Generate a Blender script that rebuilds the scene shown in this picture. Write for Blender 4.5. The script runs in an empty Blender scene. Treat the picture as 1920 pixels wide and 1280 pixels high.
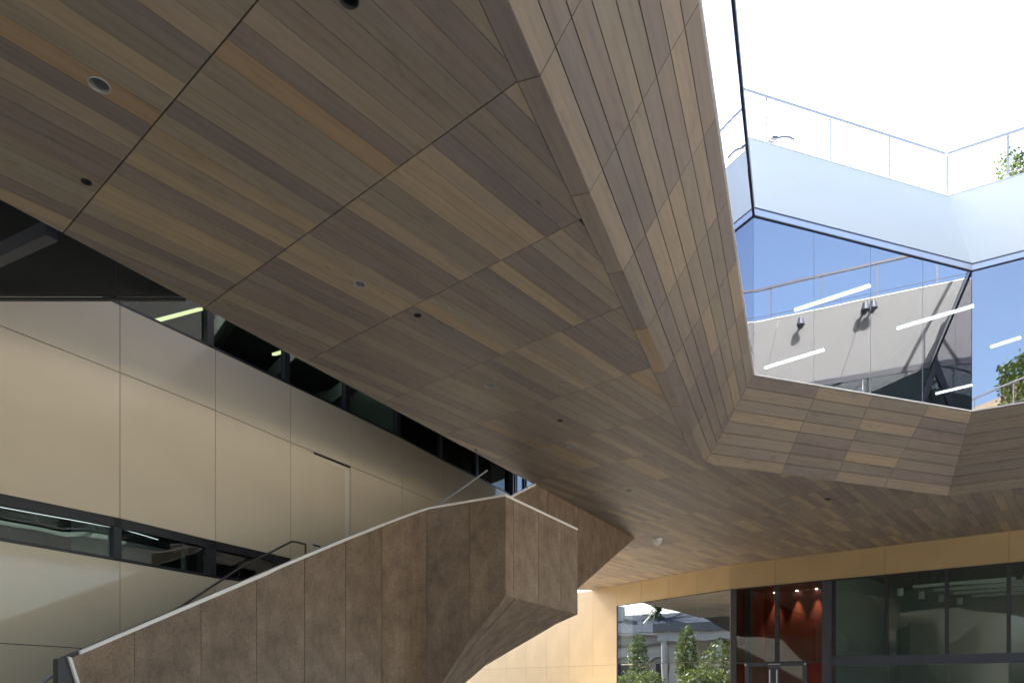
import bpy, math, random
from mathutils import Vector
random.seed(7)
D2R = math.radians
scene = bpy.context.scene
COL = scene.collection

# ------------------------------------------------------------------ camera
# origin of the scene = the photographer's eye, ground 1.6 m below
F_, CX, HY = 1300.0, 960.0, 1280.0          # focal length / principal column / horizon row, in photo pixels
EYE = 1.6
GZ = -EYE
cam_d = bpy.data.cameras.new('camera')
cam = bpy.data.objects.new('camera', cam_d)
COL.objects.link(cam)
cam.location = (0, 0, 0)
cam.rotation_euler = (D2R(90), 0, 0)
cam_d.sensor_width = 36
cam_d.lens = F_ / 1920 * 36
cam_d.shift_y = 640 / 1920
cam_d.clip_start = 0.05
cam_d.clip_end = 2000
scene.camera = cam

# ------------------------------------------------------------------ sky, sun, exposure
SUN_AZ = math.atan2(-0.55, 0.835)             # from +Y towards +X
SUN_EL = D2R(41)
world = bpy.data.worlds.new('World')
scene.world = world
world.use_nodes = True
wn = world.node_tree
wn.nodes.clear()
sky = wn.nodes.new('ShaderNodeTexSky')
sky.sky_type = 'NISHITA'
sky.sun_disc = False
sky.sun_elevation = SUN_EL
sky.sun_rotation = SUN_AZ
sky.air_density = 1.0
sky.dust_density = 4.5
sky.ozone_density = 1.3
bg = wn.nodes.new('ShaderNodeBackground')
bg.inputs['Strength'].default_value = 0.13
wo = wn.nodes.new('ShaderNodeOutputWorld')
wn.links.new(sky.outputs[0], bg.inputs[0])
wn.links.new(bg.outputs[0], wo.inputs[0])
sun_d = bpy.data.lights.new('sun', 'SUN')
sun_d.energy = 4.8
sun_d.angle = D2R(0.53)
sun_d.color = (1.0, 0.95, 0.87)
sun = bpy.data.objects.new('sun', sun_d)
COL.objects.link(sun)
TOSUN = Vector((math.sin(SUN_AZ) * math.cos(SUN_EL), math.cos(SUN_AZ) * math.cos(SUN_EL), math.sin(SUN_EL)))
sun.rotation_euler = TOSUN.to_track_quat('Z', 'Y').to_euler()
sun.location = (-20, 20, 40)
scene.view_settings.view_transform = 'Standard'
scene.view_settings.look = 'None'
scene.view_settings.exposure = 2.5
scene.view_settings.gamma = 1
scene.view_settings.use_curve_mapping = False
scene.render.engine = 'CYCLES'
cy = scene.cycles
cy.max_bounces = 10
cy.diffuse_bounces = 6
cy.glossy_bounces = 6
cy.transmission_bounces = 6
cy.transparent_max_bounces = 12
cy.caustics_reflective = False
cy.caustics_refractive = False
cy.sample_clamp_indirect = 6
cy.use_denoising = True
cy.use_adaptive_sampling = False

# ------------------------------------------------------------------ geometry from sight lines
def ray(x, y): return Vector(((x - CX) / F_, 1.0, (HY - y) / F_))
def atz(x, y, z):
    r = ray(x, y); return r * (z / r.z)
def atd(x, y, d): return ray(x, y) * d
def vpdir(vp): return Vector((vp - CX, F_, 0)).normalized()
class Pl:                                        # vertical plane through p running towards a vanishing column
    def __init__(s, p, vp=None, d=None):
        s.p = Vector(p); s.d = vpdir(vp) if d is None else Vector(d).normalized()
        n = Vector((s.d.y, -s.d.x, 0))
        if n.dot(s.p) > 0: n = -n                # normal looks back at the eye
        s.n = n
    def hit(s, x, y):
        r = ray(x, y); return r * (s.p.dot(s.n) / r.dot(s.n))
    def hz(s, x, z):                             # point on the plane in photo column x at height z
        q = s.hit(x, 1000.0); return Vector((q.x, q.y, z))
def lerp(a, b, t): return a + (b - a) * t
def up0(p): return Vector((p.x, p.y, 0))

# ------------------------------------------------------------------ materials
MATS = {}
def newmat(name):
    m = bpy.data.materials.new(name); m.use_nodes = True
    nt = m.node_tree; nt.nodes.clear()
    out = nt.nodes.new('ShaderNodeOutputMaterial')
    MATS[name] = m
    return m, nt, out
def N(nt, t, **kw):
    n = nt.nodes.new(t)
    for k, v in kw.items():
        if k in n.inputs: n.inputs[k].default_value = v
        else: setattr(n, k, v)
    return n
def mapping(nt, src, sc):
    mp = nt.nodes.new('ShaderNodeMapping'); mp.inputs['Scale'].default_value = sc
    nt.links.new(src, mp.inputs['Vector']); return mp.outputs[0]
def ramp(nt, fac, stops, interp='LINEAR'):
    r = nt.nodes.new('ShaderNodeValToRGB'); r.color_ramp.interpolation = interp
    e = r.color_ramp.elements
    while len(e) < len(stops): e.new(0.5)
    for el, (p, c) in zip(e, stops):
        el.position = p; el.color = (*c, 1) if len(c) == 3 else c
    nt.links.new(fac, r.inputs[0]); return r.outputs[0]
def mixc(nt, a, b, fac, mode='MIX'):
    m = nt.nodes.new('ShaderNodeMix'); m.data_type = 'RGBA'; m.blend_type = mode
    for s, v in ((m.inputs[6], a), (m.inputs[7], b), (m.inputs[0], fac)):
        if hasattr(v, 'links'): nt.links.new(v, s)
        elif isinstance(v, (int, float)): s.default_value = v
        else: s.default_value = (*v, 1)
    return m.outputs[2]

def plain(name, col, rough=0.5, metal=0.0, var=0.08, scale=6.0, bump=0.0, spec=0.5):
    m, nt, out = newmat(name)
    b = N(nt, 'ShaderNodeBsdfPrincipled', Roughness=rough, Metallic=metal)
    b.inputs['Specular IOR Level'].default_value = spec
    tc = nt.nodes.new('ShaderNodeTexCoord')
    n = N(nt, 'ShaderNodeTexNoise', Scale=scale, Detail=5.0)
    nt.links.new(tc.outputs['Object'], n.inputs['Vector'])
    c = ramp(nt, n.outputs[0], [(0.3, tuple(v * (1 - var) for v in col)), (0.7, tuple(min(1, v * (1 + var)) for v in col))])
    nt.links.new(c, b.inputs['Base Color'])
    if bump:
        n2 = N(nt, 'ShaderNodeTexNoise', Scale=scale * 12, Detail=6.0)
        nt.links.new(tc.outputs['Object'], n2.inputs['Vector'])
        bp = N(nt, 'ShaderNodeBump', Strength=bump, Distance=0.01)
        nt.links.new(n2.outputs[0], bp.inputs['Height']); nt.links.new(bp.outputs[0], b.inputs['Normal'])
    nt.links.new(b.outputs[0], out.inputs[0])
    return m

def wood(name, gain=1.0, rough=0.55, grey=0.0):
    """weathered cedar: a tone per board, grain along the board"""
    m, nt, out = newmat(name)
    b = N(nt, 'ShaderNodeBsdfPrincipled', Roughness=rough)
    b.inputs['Specular IOR Level'].default_value = 0.35
    at = nt.nodes.new('ShaderNodeAttribute'); at.attribute_name = 'tone'
    uv = nt.nodes.new('ShaderNodeUVMap'); uv.uv_map = 'uv'
    g = gain
    S = lambda r, gg, bb: (r * g, gg * g, bb * g)
    base = ramp(nt, at.outputs['Fac'], [
        (0.00, S(.150, .122, .113)), (0.14, S(.186, .149, .127)), (0.28, S(.215, .170, .131)),
        (0.42, S(.188, .161, .124)), (0.56, S(.248, .199, .149)), (0.68, S(.220, .189, .141)),
        (0.80, S(.292, .228, .163)), (0.90, S(.330, .252, .152)), (0.97, S(.272, .185, .108)), (1.0, S(.27, .205, .155))])
    if grey: base = mixc(nt, base, S(.205, .182, .165), grey)
    # long soft figure
    n1 = N(nt, 'ShaderNodeTexNoise', Scale=1.0, Detail=4.0, Roughness=0.55)
    nt.links.new(mapping(nt, uv.outputs[0], (.7, 5.0, 1)), n1.inputs['Vector'])
    f1 = ramp(nt, n1.outputs[0], [(0.3, (.88, .88, .89)), (0.5, (1, 1, 1)), (0.72, (1.12, 1.10, 1.05))])
    # fine fibres
    n2 = N(nt, 'ShaderNodeTexNoise', Scale=1.0, Detail=6.0, Roughness=0.7)
    nt.links.new(mapping(nt, uv.outputs[0], (4.0, 150.0, 1)), n2.inputs['Vector'])
    f2 = ramp(nt, n2.outputs[0], [(0.32, (.85, .84, .82)), (0.62, (1.06, 1.06, 1.06))])
    # cathedral grain
    wv = N(nt, 'ShaderNodeTexWave', Scale=1.0, Distortion=14.0, Detail=3.0)
    wv.inputs['Detail Scale'].default_value = 0.35
    wv.bands_direction = 'Y'
    nt.links.new(mapping(nt, uv.outputs[0], (0.5, 3.4, 1)), wv.inputs['Vector'])
    f3 = ramp(nt, wv.outputs[0], [(0.0, (.95, .94, .93)), (0.5, (1.02, 1.02, 1.02))])
    # pale scuffs, grey bloom
    n4 = N(nt, 'ShaderNodeTexNoise', Scale=1.0, Detail=3.0)
    nt.links.new(mapping(nt, uv.outputs[0], (0.8, 2.5, 1)), n4.inputs['Vector'])
    f4 = ramp(nt, n4.outputs[0], [(0.52, (0, 0, 0)), (0.72, (.45, .45, .45))])
    c = mixc(nt, base, f1, 1.0, 'MULTIPLY')
    c = mixc(nt, c, f2, 1.0, 'MULTIPLY')
    c = mixc(nt, c, f3, 1.0, 'MULTIPLY')
    c = mixc(nt, c, S(.215, .195, .180), f4)
    # sparse knots and dark water marks
    vo = N(nt, 'ShaderNodeTexVoronoi', Scale=1.0)
    nt.links.new(mapping(nt, uv.outputs[0], (.75, 3.1, 1)), vo.inputs['Vector'])
    kn = ramp(nt, vo.outputs['Distance'], [(0.018, (.55, .50, .46)), (0.05, (1, 1, 1))])
    c = mixc(nt, c, kn, 1.0, 'MULTIPLY')
    n5 = N(nt, 'ShaderNodeTexNoise', Scale=1.0, Detail=5.0, Roughness=0.65)
    nt.links.new(mapping(nt, uv.outputs[0], (2.2, 7.0, 1)), n5.inputs['Vector'])
    f5 = ramp(nt, n5.outputs[0], [(0.30, (.78, .77, .76)), (0.42, (1, 1, 1)), (0.75, (1.06, 1.05, 1.04))])
    c = mixc(nt, c, f5, 1.0, 'MULTIPLY')
    nt.links.new(c, b.inputs['Base Color'])
    bp = N(nt, 'ShaderNodeBump', Strength=0.35, Distance=0.002)
    nt.links.new(n2.outputs[0], bp.inputs['Height']); nt.links.new(bp.outputs[0], b.inputs['Normal'])
    nt.links.new(b.outputs[0], out.inputs[0])
    return m

def glass(name, base=0.08, tint=(.9, .95, .93), refl=(1, 1, 1), wave=0.0, wscale=0.5, cap=1.0):
    """coated pane: mirror share grows towards grazing angles (Schlick), the rest passes tinted"""
    m, nt, out = newmat(name)
    geo = nt.nodes.new('ShaderNodeNewGeometry')
    dot = N(nt, 'ShaderNodeVectorMath', operation='DOT_PRODUCT')
    nt.links.new(geo.outputs['Normal'], dot.inputs[0]); nt.links.new(geo.outputs['Incoming'], dot.inputs[1])
    ab = N(nt, 'ShaderNodeMath', operation='ABSOLUTE'); nt.links.new(dot.outputs['Value'], ab.inputs[0])
    om = N(nt, 'ShaderNodeMath', operation='SUBTRACT'); om.inputs[0].default_value = 1.0; nt.links.new(ab.outputs[0], om.inputs[1])
    pw = N(nt, 'ShaderNodeMath', operation='POWER'); pw.inputs[1].default_value = 4.0; nt.links.new(om.outputs[0], pw.inputs[0])
    mr = N(nt, 'ShaderNodeMapRange'); mr.inputs['To Min'].default_value = base; mr.inputs['To Max'].default_value = cap
    nt.links.new(pw.outputs[0], mr.inputs['Value'])
    gl = N(nt, 'ShaderNodeBsdfGlossy', Roughness=0.0); gl.inputs['Color'].default_value = (*refl, 1)
    tr = nt.nodes.new('ShaderNodeBsdfTransparent'); tr.inputs['Color'].default_value = (*tint, 1)
    if wave:
        tc = nt.nodes.new('ShaderNodeTexCoord')
        n = N(nt, 'ShaderNodeTexNoise', Scale=wscale, Detail=1.5)
        nt.links.new(tc.outputs['Object'], n.inputs['Vector'])
        bp = N(nt, 'ShaderNodeBump', Strength=1.0, Distance=wave)
        nt.links.new(n.outputs[0], bp.inputs['Height']); nt.links.new(bp.outputs[0], gl.inputs['Normal'])
    mx = nt.nodes.new('ShaderNodeMixShader')
    nt.links.new(mr.outputs[0], mx.inputs[0]); nt.links.new(tr.outputs[0], mx.inputs[1]); nt.links.new(gl.outputs[0], mx.inputs[2])
    nt.links.new(mx.outputs[0], out.inputs[0])
    return m

def emit(name, col, strength):
    m, nt, out = newmat(name)
    e = N(nt, 'ShaderNodeEmission', Strength=strength); e.inputs[0].default_value = (*col, 1)
    nt.links.new(e.outputs[0], out.inputs[0]); return m

def leafmat(name, a, b):
    m, nt, out = newmat(name)
    bs = N(nt, 'ShaderNodeBsdfPrincipled', Roughness=0.55)
    tr = nt.nodes.new('ShaderNodeBsdfTranslucent')
    at = nt.nodes.new('ShaderNodeAttribute'); at.attribute_name = 'tone'
    c = ramp(nt, at.outputs['Fac'], [(0, a), (1, b)])
    nt.links.new(c, bs.inputs['Base Color']); nt.links.new(c, tr.inputs['Color'])
    mx = nt.nodes.new('ShaderNodeMixShader'); mx.inputs[0].default_value = 0.35
    nt.links.new(bs.outputs[0], mx.inputs[1]); nt.links.new(tr.outputs[0], mx.inputs[2])
    nt.links.new(mx.outputs[0], out.inputs[0]); return m

def streaked(name, c1, c2, c3, rough=0.6):
    """fibre cement: vertical weather streaks and speckle in object space (z is up)"""
    m, nt, out = newmat(name)
    b = N(nt, 'ShaderNodeBsdfPrincipled', Roughness=rough)
    b.inputs['Specular IOR Level'].default_value = 0.3
    tc = nt.nodes.new('ShaderNodeTexCoord')
    at = nt.nodes.new('ShaderNodeAttribute'); at.attribute_name = 'tone'
    n1 = N(nt, 'ShaderNodeTexNoise', Scale=1.0, Detail=6.0, Roughness=0.62)
    nt.links.new(mapping(nt, tc.outputs['Object'], (3.2, 3.2, 2.4)), n1.inputs['Vector'])
    c = ramp(nt, n1.outputs[0], [(0.30, c1), (0.5, c2), (0.72, c3)])
    n2 = N(nt, 'ShaderNodeTexNoise', Scale=42.0, Detail=4.0, Roughness=0.7)
    nt.links.new(tc.outputs['Object'], n2.inputs['Vector'])
    f2 = ramp(nt, n2.outputs[0], [(0.33, (.72, .70, .68)), (0.55, (1.03, 1.03, 1.03)), (0.7, (1.12, 1.12, 1.1))])
    c = mixc(nt, c, f2, 1.0, 'MULTIPLY')
    n3 = N(nt, 'ShaderNodeTexNoise', Scale=1.0, Detail=3.0)
    nt.links.new(mapping(nt, tc.outputs['Object'], (30.0, 30.0, 1.5)), n3.inputs['Vector'])
    f3 = ramp(nt, n3.outputs[0], [(0.4, (.96, .96, .96)), (0.62, (1.03, 1.03, 1.03))])
    c = mixc(nt, c, f3, 1.0, 'MULTIPLY')
    tn = ramp(nt, at.outputs['Fac'], [(0, (.86, .85, .85)), (0.5, (1, 1, 1)), (1, (1.12, 1.05, .96))])
    c = mixc(nt, c, tn, 1.0, 'MULTIPLY')
    nt.links.new(c, b.inputs['Base Color'])
    bp = N(nt, 'ShaderNodeBump', Strength=0.25, Distance=0.003)
    nt.links.new(n2.outputs[0], bp.inputs['Height']); nt.links.new(bp.outputs[0], b.inputs['Normal'])
    nt.links.new(b.outputs[0], out.inputs[0]); return m

WOOD = wood('weathered_cedar', 1.26, grey=.14)
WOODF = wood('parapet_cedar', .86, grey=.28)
CREAM = plain('cream_lacquer', (.72, .63, .455), rough=0.07, var=0.03, scale=0.6, spec=0.5)
GREYP = plain('grey_lacquer', (.36, .36, .34), rough=0.3, var=0.03, scale=0.8)
STAIR = streaked('brown_fibre_cement', (.180, .130, .088), (.262, .192, .132), (.345, .262, .182))
GOLD = plain('ochre_panel', (.42, .305, .16), rough=0.42, var=0.06, scale=0.9, bump=0.05)
BLACKM = plain('black_metal', (.022, .024, .030), rough=0.4, var=0.15)
SLATEM = plain('slate_blue_metal', (.050, .056, .078), rough=0.45, var=0.06)
ALU = plain('aluminium', (.55, .57, .62), rough=0.35, metal=0.6, var=0.03)
WHITEM = plain('white_metal', (.78, .77, .74), rough=0.45, var=0.03)
RAILM = plain('brushed_steel', (.50, .47, .46), rough=0.35, metal=0.5, var=0.03)
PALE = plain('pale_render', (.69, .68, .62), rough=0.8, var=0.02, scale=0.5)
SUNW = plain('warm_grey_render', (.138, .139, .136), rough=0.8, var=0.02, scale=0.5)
DARKW = plain('charcoal_plaster', (.045, .044, .046), rough=0.7, var=0.08)
DARK2 = plain('black_backing', (.012, .011, .011), rough=0.9)
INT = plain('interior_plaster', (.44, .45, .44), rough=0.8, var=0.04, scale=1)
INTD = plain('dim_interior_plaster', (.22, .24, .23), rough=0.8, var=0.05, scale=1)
RED = plain('red_lacquer', (.34, .075, .05), rough=0.5, var=0.12, scale=2)
CONC = plain('pale_concrete_paving', (.56, .515, .445), rough=0.85, var=0.08, scale=0.6)
ROOFM = plain('roof_membrane', (.6, .6, .58), rough=0.85)
SLATE = plain('slate_roof', (.045, .055, .075), rough=0.9, var=0.2, scale=3, spec=.05)
TRIM = plain('cream_white_trim', (.90, .87, .81), rough=0.5, var=0.03)
DOORE = plain('door_edge_cream', (.74, .69, .56), rough=0.3, var=0.02)
STUCCO = plain('mansion_stucco', (.50, .47, .42), rough=0.85, var=0.05, scale=1)
TAN = plain('tan_render', (.19, .145, .10), rough=0.8, var=0.05)
BARK = plain('bark', (.10, .075, .055), rough=0.9, var=0.25, scale=8)
G_UP = glass('blue_coated_glass', base=0.33, tint=(.62, .70, .72), refl=(.88, .87, .93), wave=0.0020, wscale=0.55, cap=1.0)
G_STREET = glass('mirror_coated_glass', base=0.42, tint=(.25, .27, .26), refl=(.92, .97, 1.0), wave=0.0022, wscale=0.7)
G_STREET2 = glass('clear_low_glass', base=0.45, tint=(.25, .27, .26), refl=(1.0, 1.0, .98), wave=0.0022, wscale=0.8)
G_DARK = glass('grey_glass', base=0.05, tint=(.72, .80, .77), wave=0.002, wscale=0.8, cap=.6)
G_RIB = glass('green_grey_glass', base=0.12, tint=(.70, .80, .77), wave=0.004, wscale=1.0, cap=.8)
G_CLER = glass('clerestory_glass', base=0.05, tint=(.55, .66, .63), wave=0.003, wscale=1.0, cap=.22)
TUBE = emit('lit_tube', (1.0, .97, .90), 2.2)
TUBEL = emit('dim_lit_line', (1, 1, 1), .35)
TUBEW = emit('warm_lit_tube', (1.0, .80, .45), 0.5)
LEAF = leafmat('leaf_green', (.035, .06, .015), (.16, .22, .05))
LEAFD = leafmat('leaf_dark', (.02, .04, .015), (.07, .11, .035))

# ------------------------------------------------------------------ mesh helpers
class MB:
    """collects prisms / boxes; build() links them as one mesh object"""
    def __init__(s): s.v = []; s.f = []; s.tone = []; s.uv = []
    def prism(s, pts, n, t, tone=None, udir=None, bevel=0.0):
        """pts: planar polygon (front face), n: outward normal, t: thickness behind it"""
        pts = [Vector(p) for p in pts]; n = Vector(n).normalized()
        # orient ccw seen from n
        c = sum(pts, Vector()) / len(pts)
        a = Vector()
        for i in range(len(pts)): a += (pts[i] - c).cross(pts[(i + 1) % len(pts)] - c)
        if a.dot(n) < 0: pts.reverse()
        tone = random.random() if tone is None else tone
        u = Vector(udir).normalized() if udir is not None else (pts[1] - pts[0]).normalized()
        w = n.cross(u); off = (random.uniform(-40, 40), random.uniform(-40, 40))
        k = len(pts); b0 = len(s.v)
        s.v += pts + [p - n * t for p in pts]
        fs = [list(range(b0, b0 + k)), list(range(b0 + 2 * k - 1, b0 + k - 1, -1))]
        for i in range(k):
            j = (i + 1) % k
            fs.append([b0 + i, b0 + k + i, b0 + k + j, b0 + j])
        for fc in fs:
            s.f.append(fc); s.tone.append(tone)
            s.uv += [((s.v[q] - c).dot(u) + off[0], (s.v[q] - c).dot(w) + off[1]) for q in fc]
        return s
    def box(s, a, b, tone=.5):
        (x0, y0, z0), (x1, y1, z1) = a, b
        return s.prism([(x0, y0, z1), (x1, y0, z1), (x1, y1, z1), (x0, y1, z1)], (0, 0, 1), z1 - z0, tone)
    def bar(s, p, q, w, h, up=(0, 0, 1), tone=.5):
        """rectangular bar from p to q: w across, h along up, centred"""
        p, q = Vector(p), Vector(q); d = (q - p).normalized(); up = Vector(up)
        side = d.cross(up).normalized(); up = side.cross(d).normalized()
        a, b = side * w / 2, up * h / 2
        return s.prism([p + a + b, q + a + b, q - a + b, p - a + b], up, h, tone, d)
    def tube(s, p, q, r, k=8, tone=.5, r2=None):
        p, q = Vector(p), Vector(q); d = (q - p).normalized()
        u = d.orthogonal().normalized(); w = d.cross(u); r2 = r if r2 is None else r2
        b0 = len(s.v)
        for c, rr in ((p, r), (q, r2)):
            for i in range(k):
                an = 2 * math.pi * i / k; s.v.append(c + (u * math.cos(an) + w * math.sin(an)) * rr)
        fs = [[b0 + i, b0 + (i + 1) % k, b0 + k + (i + 1) % k, b0 + k + i] for i in range(k)]
        fs += [list(range(b0 + k - 1, b0 - 1, -1)), list(range(b0 + k, b0 + 2 * k))]
        for fc in fs:
            s.f.append(fc); s.tone.append(tone); s.uv += [(0, 0)] * len(fc)
        return s
    def quads(s, qs):
        for q, tone in qs:
            b0 = len(s.v); s.v += [Vector(p) for p in q]
            s.f.append(list(range(b0, b0 + len(q)))); s.tone.append(tone); s.uv += [(0, 0)] * len(q)
        return s
    def build(s, name, mat, parent=None, kind=None, label=None, smooth=False):
        c = sum(s.v, Vector()) / len(s.v)
        me = bpy.data.meshes.new(name)
        me.from_pydata([tuple(v - c) for v in s.v], [], s.f)
        at = me.attributes.new('tone', 'FLOAT', 'FACE'); at.data.foreach_set('value', s.tone)
        uv = me.uv_layers.new(name='uv'); uv.data.foreach_set('uv', [x for p in s.uv for x in p])
        if smooth: me.polygons.foreach_set('use_smooth', [True] * len(s.f))
        me.materials.append(mat); me.update()
        o = bpy.data.objects.new(name, me); COL.objects.link(o)
        base = Vector()
        q = parent
        while q is not None: base = base + q.location; q = q.parent
        o.parent = parent; o.location = c - base
        if kind: o['kind'] = kind
        if label: o['label'] = label
        return o
def tag(o, label, cat, group=None):
    o['label'] = label; o['category'] = cat
    if group: o['group'] = group
    return o
def thing(name, label, cat, loc, group=None):
    o = bpy.data.objects.new(name, None); o.empty_display_size = 0.3
    COL.objects.link(o); o.location = Vector(loc); return tag(o, label, cat, group)
def copy_tree(o, loc, label=None):
    c = o.copy(); COL.objects.link(c); c.location = Vector(loc)
    if label: c['label'] = label
    for ch in o.children:
        d = ch.copy(); COL.objects.link(d); d.parent = c
        for g in ch.children:
            e = g.copy(); COL.objects.link(e); e.parent = d
    return c
def clip2(subj, cell):
    """Sutherland-Hodgman: polygon subj against the convex ccw cell"""
    out = subj
    for i in range(len(cell)):
        a, b = cell[i], cell[(i + 1) % len(cell)]
        inp, out = out, []
        side = lambda p: (b[0] - a[0]) * (p[1] - a[1]) - (b[1] - a[1]) * (p[0] - a[0])
        for j in range(len(inp)):
            p, q = inp[j], inp[(j + 1) % len(inp)]
            sp, sq = side(p), side(q)
            if sp >= 0: out.append(p)
            if (sp >= 0) != (sq >= 0):
                t = sp / (sp - sq); out.append((p[0] + (q[0] - p[0]) * t, p[1] + (q[1] - p[1]) * t))
        if not out: return []
    res = []
    for p in out:
        if not res or math.hypot(p[0] - res[-1][0], p[1] - res[-1][1]) > 1e-4: res.append(p)
    if len(res) > 1 and math.hypot(res[0][0] - res[-1][0], res[0][1] - res[-1][1]) < 1e-4: res.pop()
    ch = True                                    # drop straight-line and back-tracking vertices
    while ch and len(res) > 2:
        ch = False
        for j in range(len(res)):
            p, q, r = res[j - 1], res[j], res[(j + 1) % len(res)]
            l1, l2 = math.hypot(q[0] - p[0], q[1] - p[1]), math.hypot(r[0] - q[0], r[1] - q[1])
            if l1 < 1e-5 or l2 < 1e-5 or abs((q[0] - p[0]) * (r[1] - q[1]) - (q[1] - p[1]) * (r[0] - q[0])) < 1e-5 * l1 * l2 + 1e-9:
                res.pop(j); ch = True; break
    return res if len(res) > 2 else []
def area(ps): return 0.5 * abs(sum(ps[i][0] * ps[(i + 1) % len(ps)][1] - ps[(i + 1) % len(ps)][0] * ps[i][1] for i in range(len(ps))))
def shown(pts):
    """how large a piece shows in the picture, in square photo pixels"""
    pr = []
    for p in pts:
        if p[1] < 0.8: return 0
        pr.append((CX + F_ * p[0] / p[1], HY - F_ * p[2] / p[1]))
    pr = clip2(pr if True else pr, [(0, 0), (1920, 0), (1920, 1280), (0, 1280)])
    return area(pr) if pr else 0

# ================================================================== LARGE STRUCTURE
H = 4.6                 # timber soffit
Z2, Z3, Z4 = 6.0, 9.13, 11.5
MB().box((-140, -140, GZ - .3), (140, 140, GZ)).build('ground', CONC, kind='structure')

dp = Vector((.643, .766, 0)).normalized()      # boards of the soffit
ds = Vector((-dp.y, dp.x, 0))                  # its seams
S1 = Pl(atz(0, 372, H), 1703)                  # edge of the stair opening
C1b, C2b = atz(1322, 869, H), atz(1777.5, 929, H)
C1t, C2t = atz(1413, 705, Z2), atz(1822, 773, Z2)
d1 = vpdir(1497)
d3 = vpdir(-1230) * -1
C1i = atz(1305, 870, H)
fold = atz(1368, 1058, H)
PB, PA = Pl(fold, 165), Pl(fold, -480)
dA = vpdir(-480) * -1
A_end = fold + dA * 20
B34 = PB.hit(1112, 1105.6); B34.z = H
p1 = atz(1190, 1008, H)
PL = Pl(atd(404, 655, 12.6), 1735)             # cream wall
Wend = PL.hz(966, H)
S1b = atz(0, 372, H) - S1.d * 15
Eb = C1i - d1 * 25
C3b = C2b + d3 * 6.5
poly = [S1b, Eb, C1i, C1b, C2b, C3b, Vector((24.5, 12.4, H)), A_end - PA.n * .2, fold - PA.n * .15 - PB.n * .15, B34 - PB.n * .22,
        Vector((-12.5, 32.65, H)), Vector((-30, 33.6, H)), Vector((-30, 24.5, H)), Wend, p1]
poly2 = [(p.x, p.y) for p in poly]

ASPH = plain('street_asphalt', (.055, .055, .058), rough=.9, var=.15, scale=2, bump=.1)
MB().prism([(-60, 22, GZ + .004), (-60, 120, GZ + .004), (40, 120, GZ + .004), (40, 37, GZ + .004), (6, 37, GZ + .004), (-2, 31, GZ + .004), (-12, 22, GZ + .004)], (0, 0, 1), .3).build('street', ASPH, kind='structure')
# deck above the boards
mb = MB(); mb.prism([(x, y, H + .16) for x, y in poly2], (0, 0, -1), 0.5)
mb.build('upper_floor_slab', DARK2, kind='structure')

# ---------------------------------------------------------------- the boarded soffit
soff = thing('timber_soffit', 'huge level soffit of weathered brown boards running diagonally over the courtyard', 'soffit', (0, 10, H))
T0, PITCH = 3.528, 0.2027
seams = [2.479, 4.09, 5.71, 7.364, 9.053, 10.76]
s = 10.76
while s < 36: s += 1.69; seams.append(s)
s = 2.479
while s > -14: s -= 1.63; seams.insert(0, s)
dl_px = [  # recessed fittings: column, row, radius in m, kind
    (186, 160, .072, 'w'), (162, 341, .042, 'd'), (655, 0, .060, 'd'), (674, 533, .062, 'w'), (783, 591, .045, 'd'),
    (919, 722, .072, 'w'), (1050, 788, .045, 'd'), (1071, 838, .075, 'w'), (892, 843, .05, 'w'), (1179, 919, .075, 'w'),
    (1247, 973, .08, 'w'), (1467, 946, .10, 'w'), (1552, 935, .07, 'd'), (1513, 994, .09, 'w'), (1561, 1020, .09, 'w'),
    (1754, 966, .085, 'w'), (1780, 993, .085, 'w'), (1305, 1014, .08, 'w')]
dl_pos = [atz(x, y, H) for x, y, r, k in dl_px]
cells = []
for i in range(len(seams) - 1):
    s0, s1 = seams[i] + .005, seams[i + 1] - .005
    if seams[i] in (2.479, 4.09): s0 += .003
    for k in range(-60, 190):
        t0, t1 = T0 + k * PITCH + .0022, T0 + (k + 1) * PITCH - .0022
        cell = [dp * s0 + ds * t0, dp * s1 + ds * t0, dp * s1 + ds * t1, dp * s0 + ds * t1]
        cx = sum(c.x for c in cell) / 4; cyy = sum(c.y for c in cell) / 4
        if cx < -13 or cyy < -6: continue
        q = clip2(poly2, [(c.x, c.y) for c in cell])
        if not q or area(q) < .004: continue
        dz = random.uniform(0, .0022)
        p3 = [Vector((x, y, H + dz)) for x, y in q]
        cells.append([shown(p3), p3, i, k])
cells.sort(key=lambda c: -c[0])
def seam_tone(i, k):
    r = random.random()
    if r < .26: return random.uniform(0, .14)
    if r < .74: return random.uniform(.14, .72)
    if r < .95: return random.uniform(.70, .86)
    return random.uniform(.86, 1.0)
hints = []                                   # boards whose colour stands out in the photo
for tn, pts in ((.97, [(60, 75), (240, 190)]), (.02, [(120, 140), (220, 200)]), (.70, [(100, 165)]), (.74, [(130, 200)]), (.05, [(60, 215)]), (.1, [(90, 265)]),
                (.04, [(350, 222), (480, 300)]), (.93, [(330, 268), (500, 375)]), (.86, [(330, 352), (470, 430)]), (.62, [(300, 200), (420, 290)]), (.1, [(560, 130)]), (.3, [(600, 60)]), (.45, [(700, 60)]),
                (.84, [(830, 325), (950, 412)]), (.0, [(870, 310), (980, 385)]), (.12, [(960, 250)]), (.06, [(930, 215)]), (.5, [(700, 330)]), (.58, [(640, 380)]), (.8, [(600, 510)]), (.35, [(560, 480)]),
                (.92, [(800, 570), (900, 625)]), (.90, [(960, 530), (1060, 598)]), (.0, [(840, 625)]), (.3, [(760, 620)]), (.45, [(930, 560)]),
                (.72, [(880, 730), (940, 765)]), (.44, [(1030, 690)]), (.82, [(1010, 675), (1060, 705)]), (.0, [(1110, 655), (1150, 660)]), (.05, [(1170, 670)]), (.03, [(1080, 640)]), (.02, [(1120, 620)])):
    hints += [(atz(x, y, H), tn) for x, y in pts]
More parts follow.
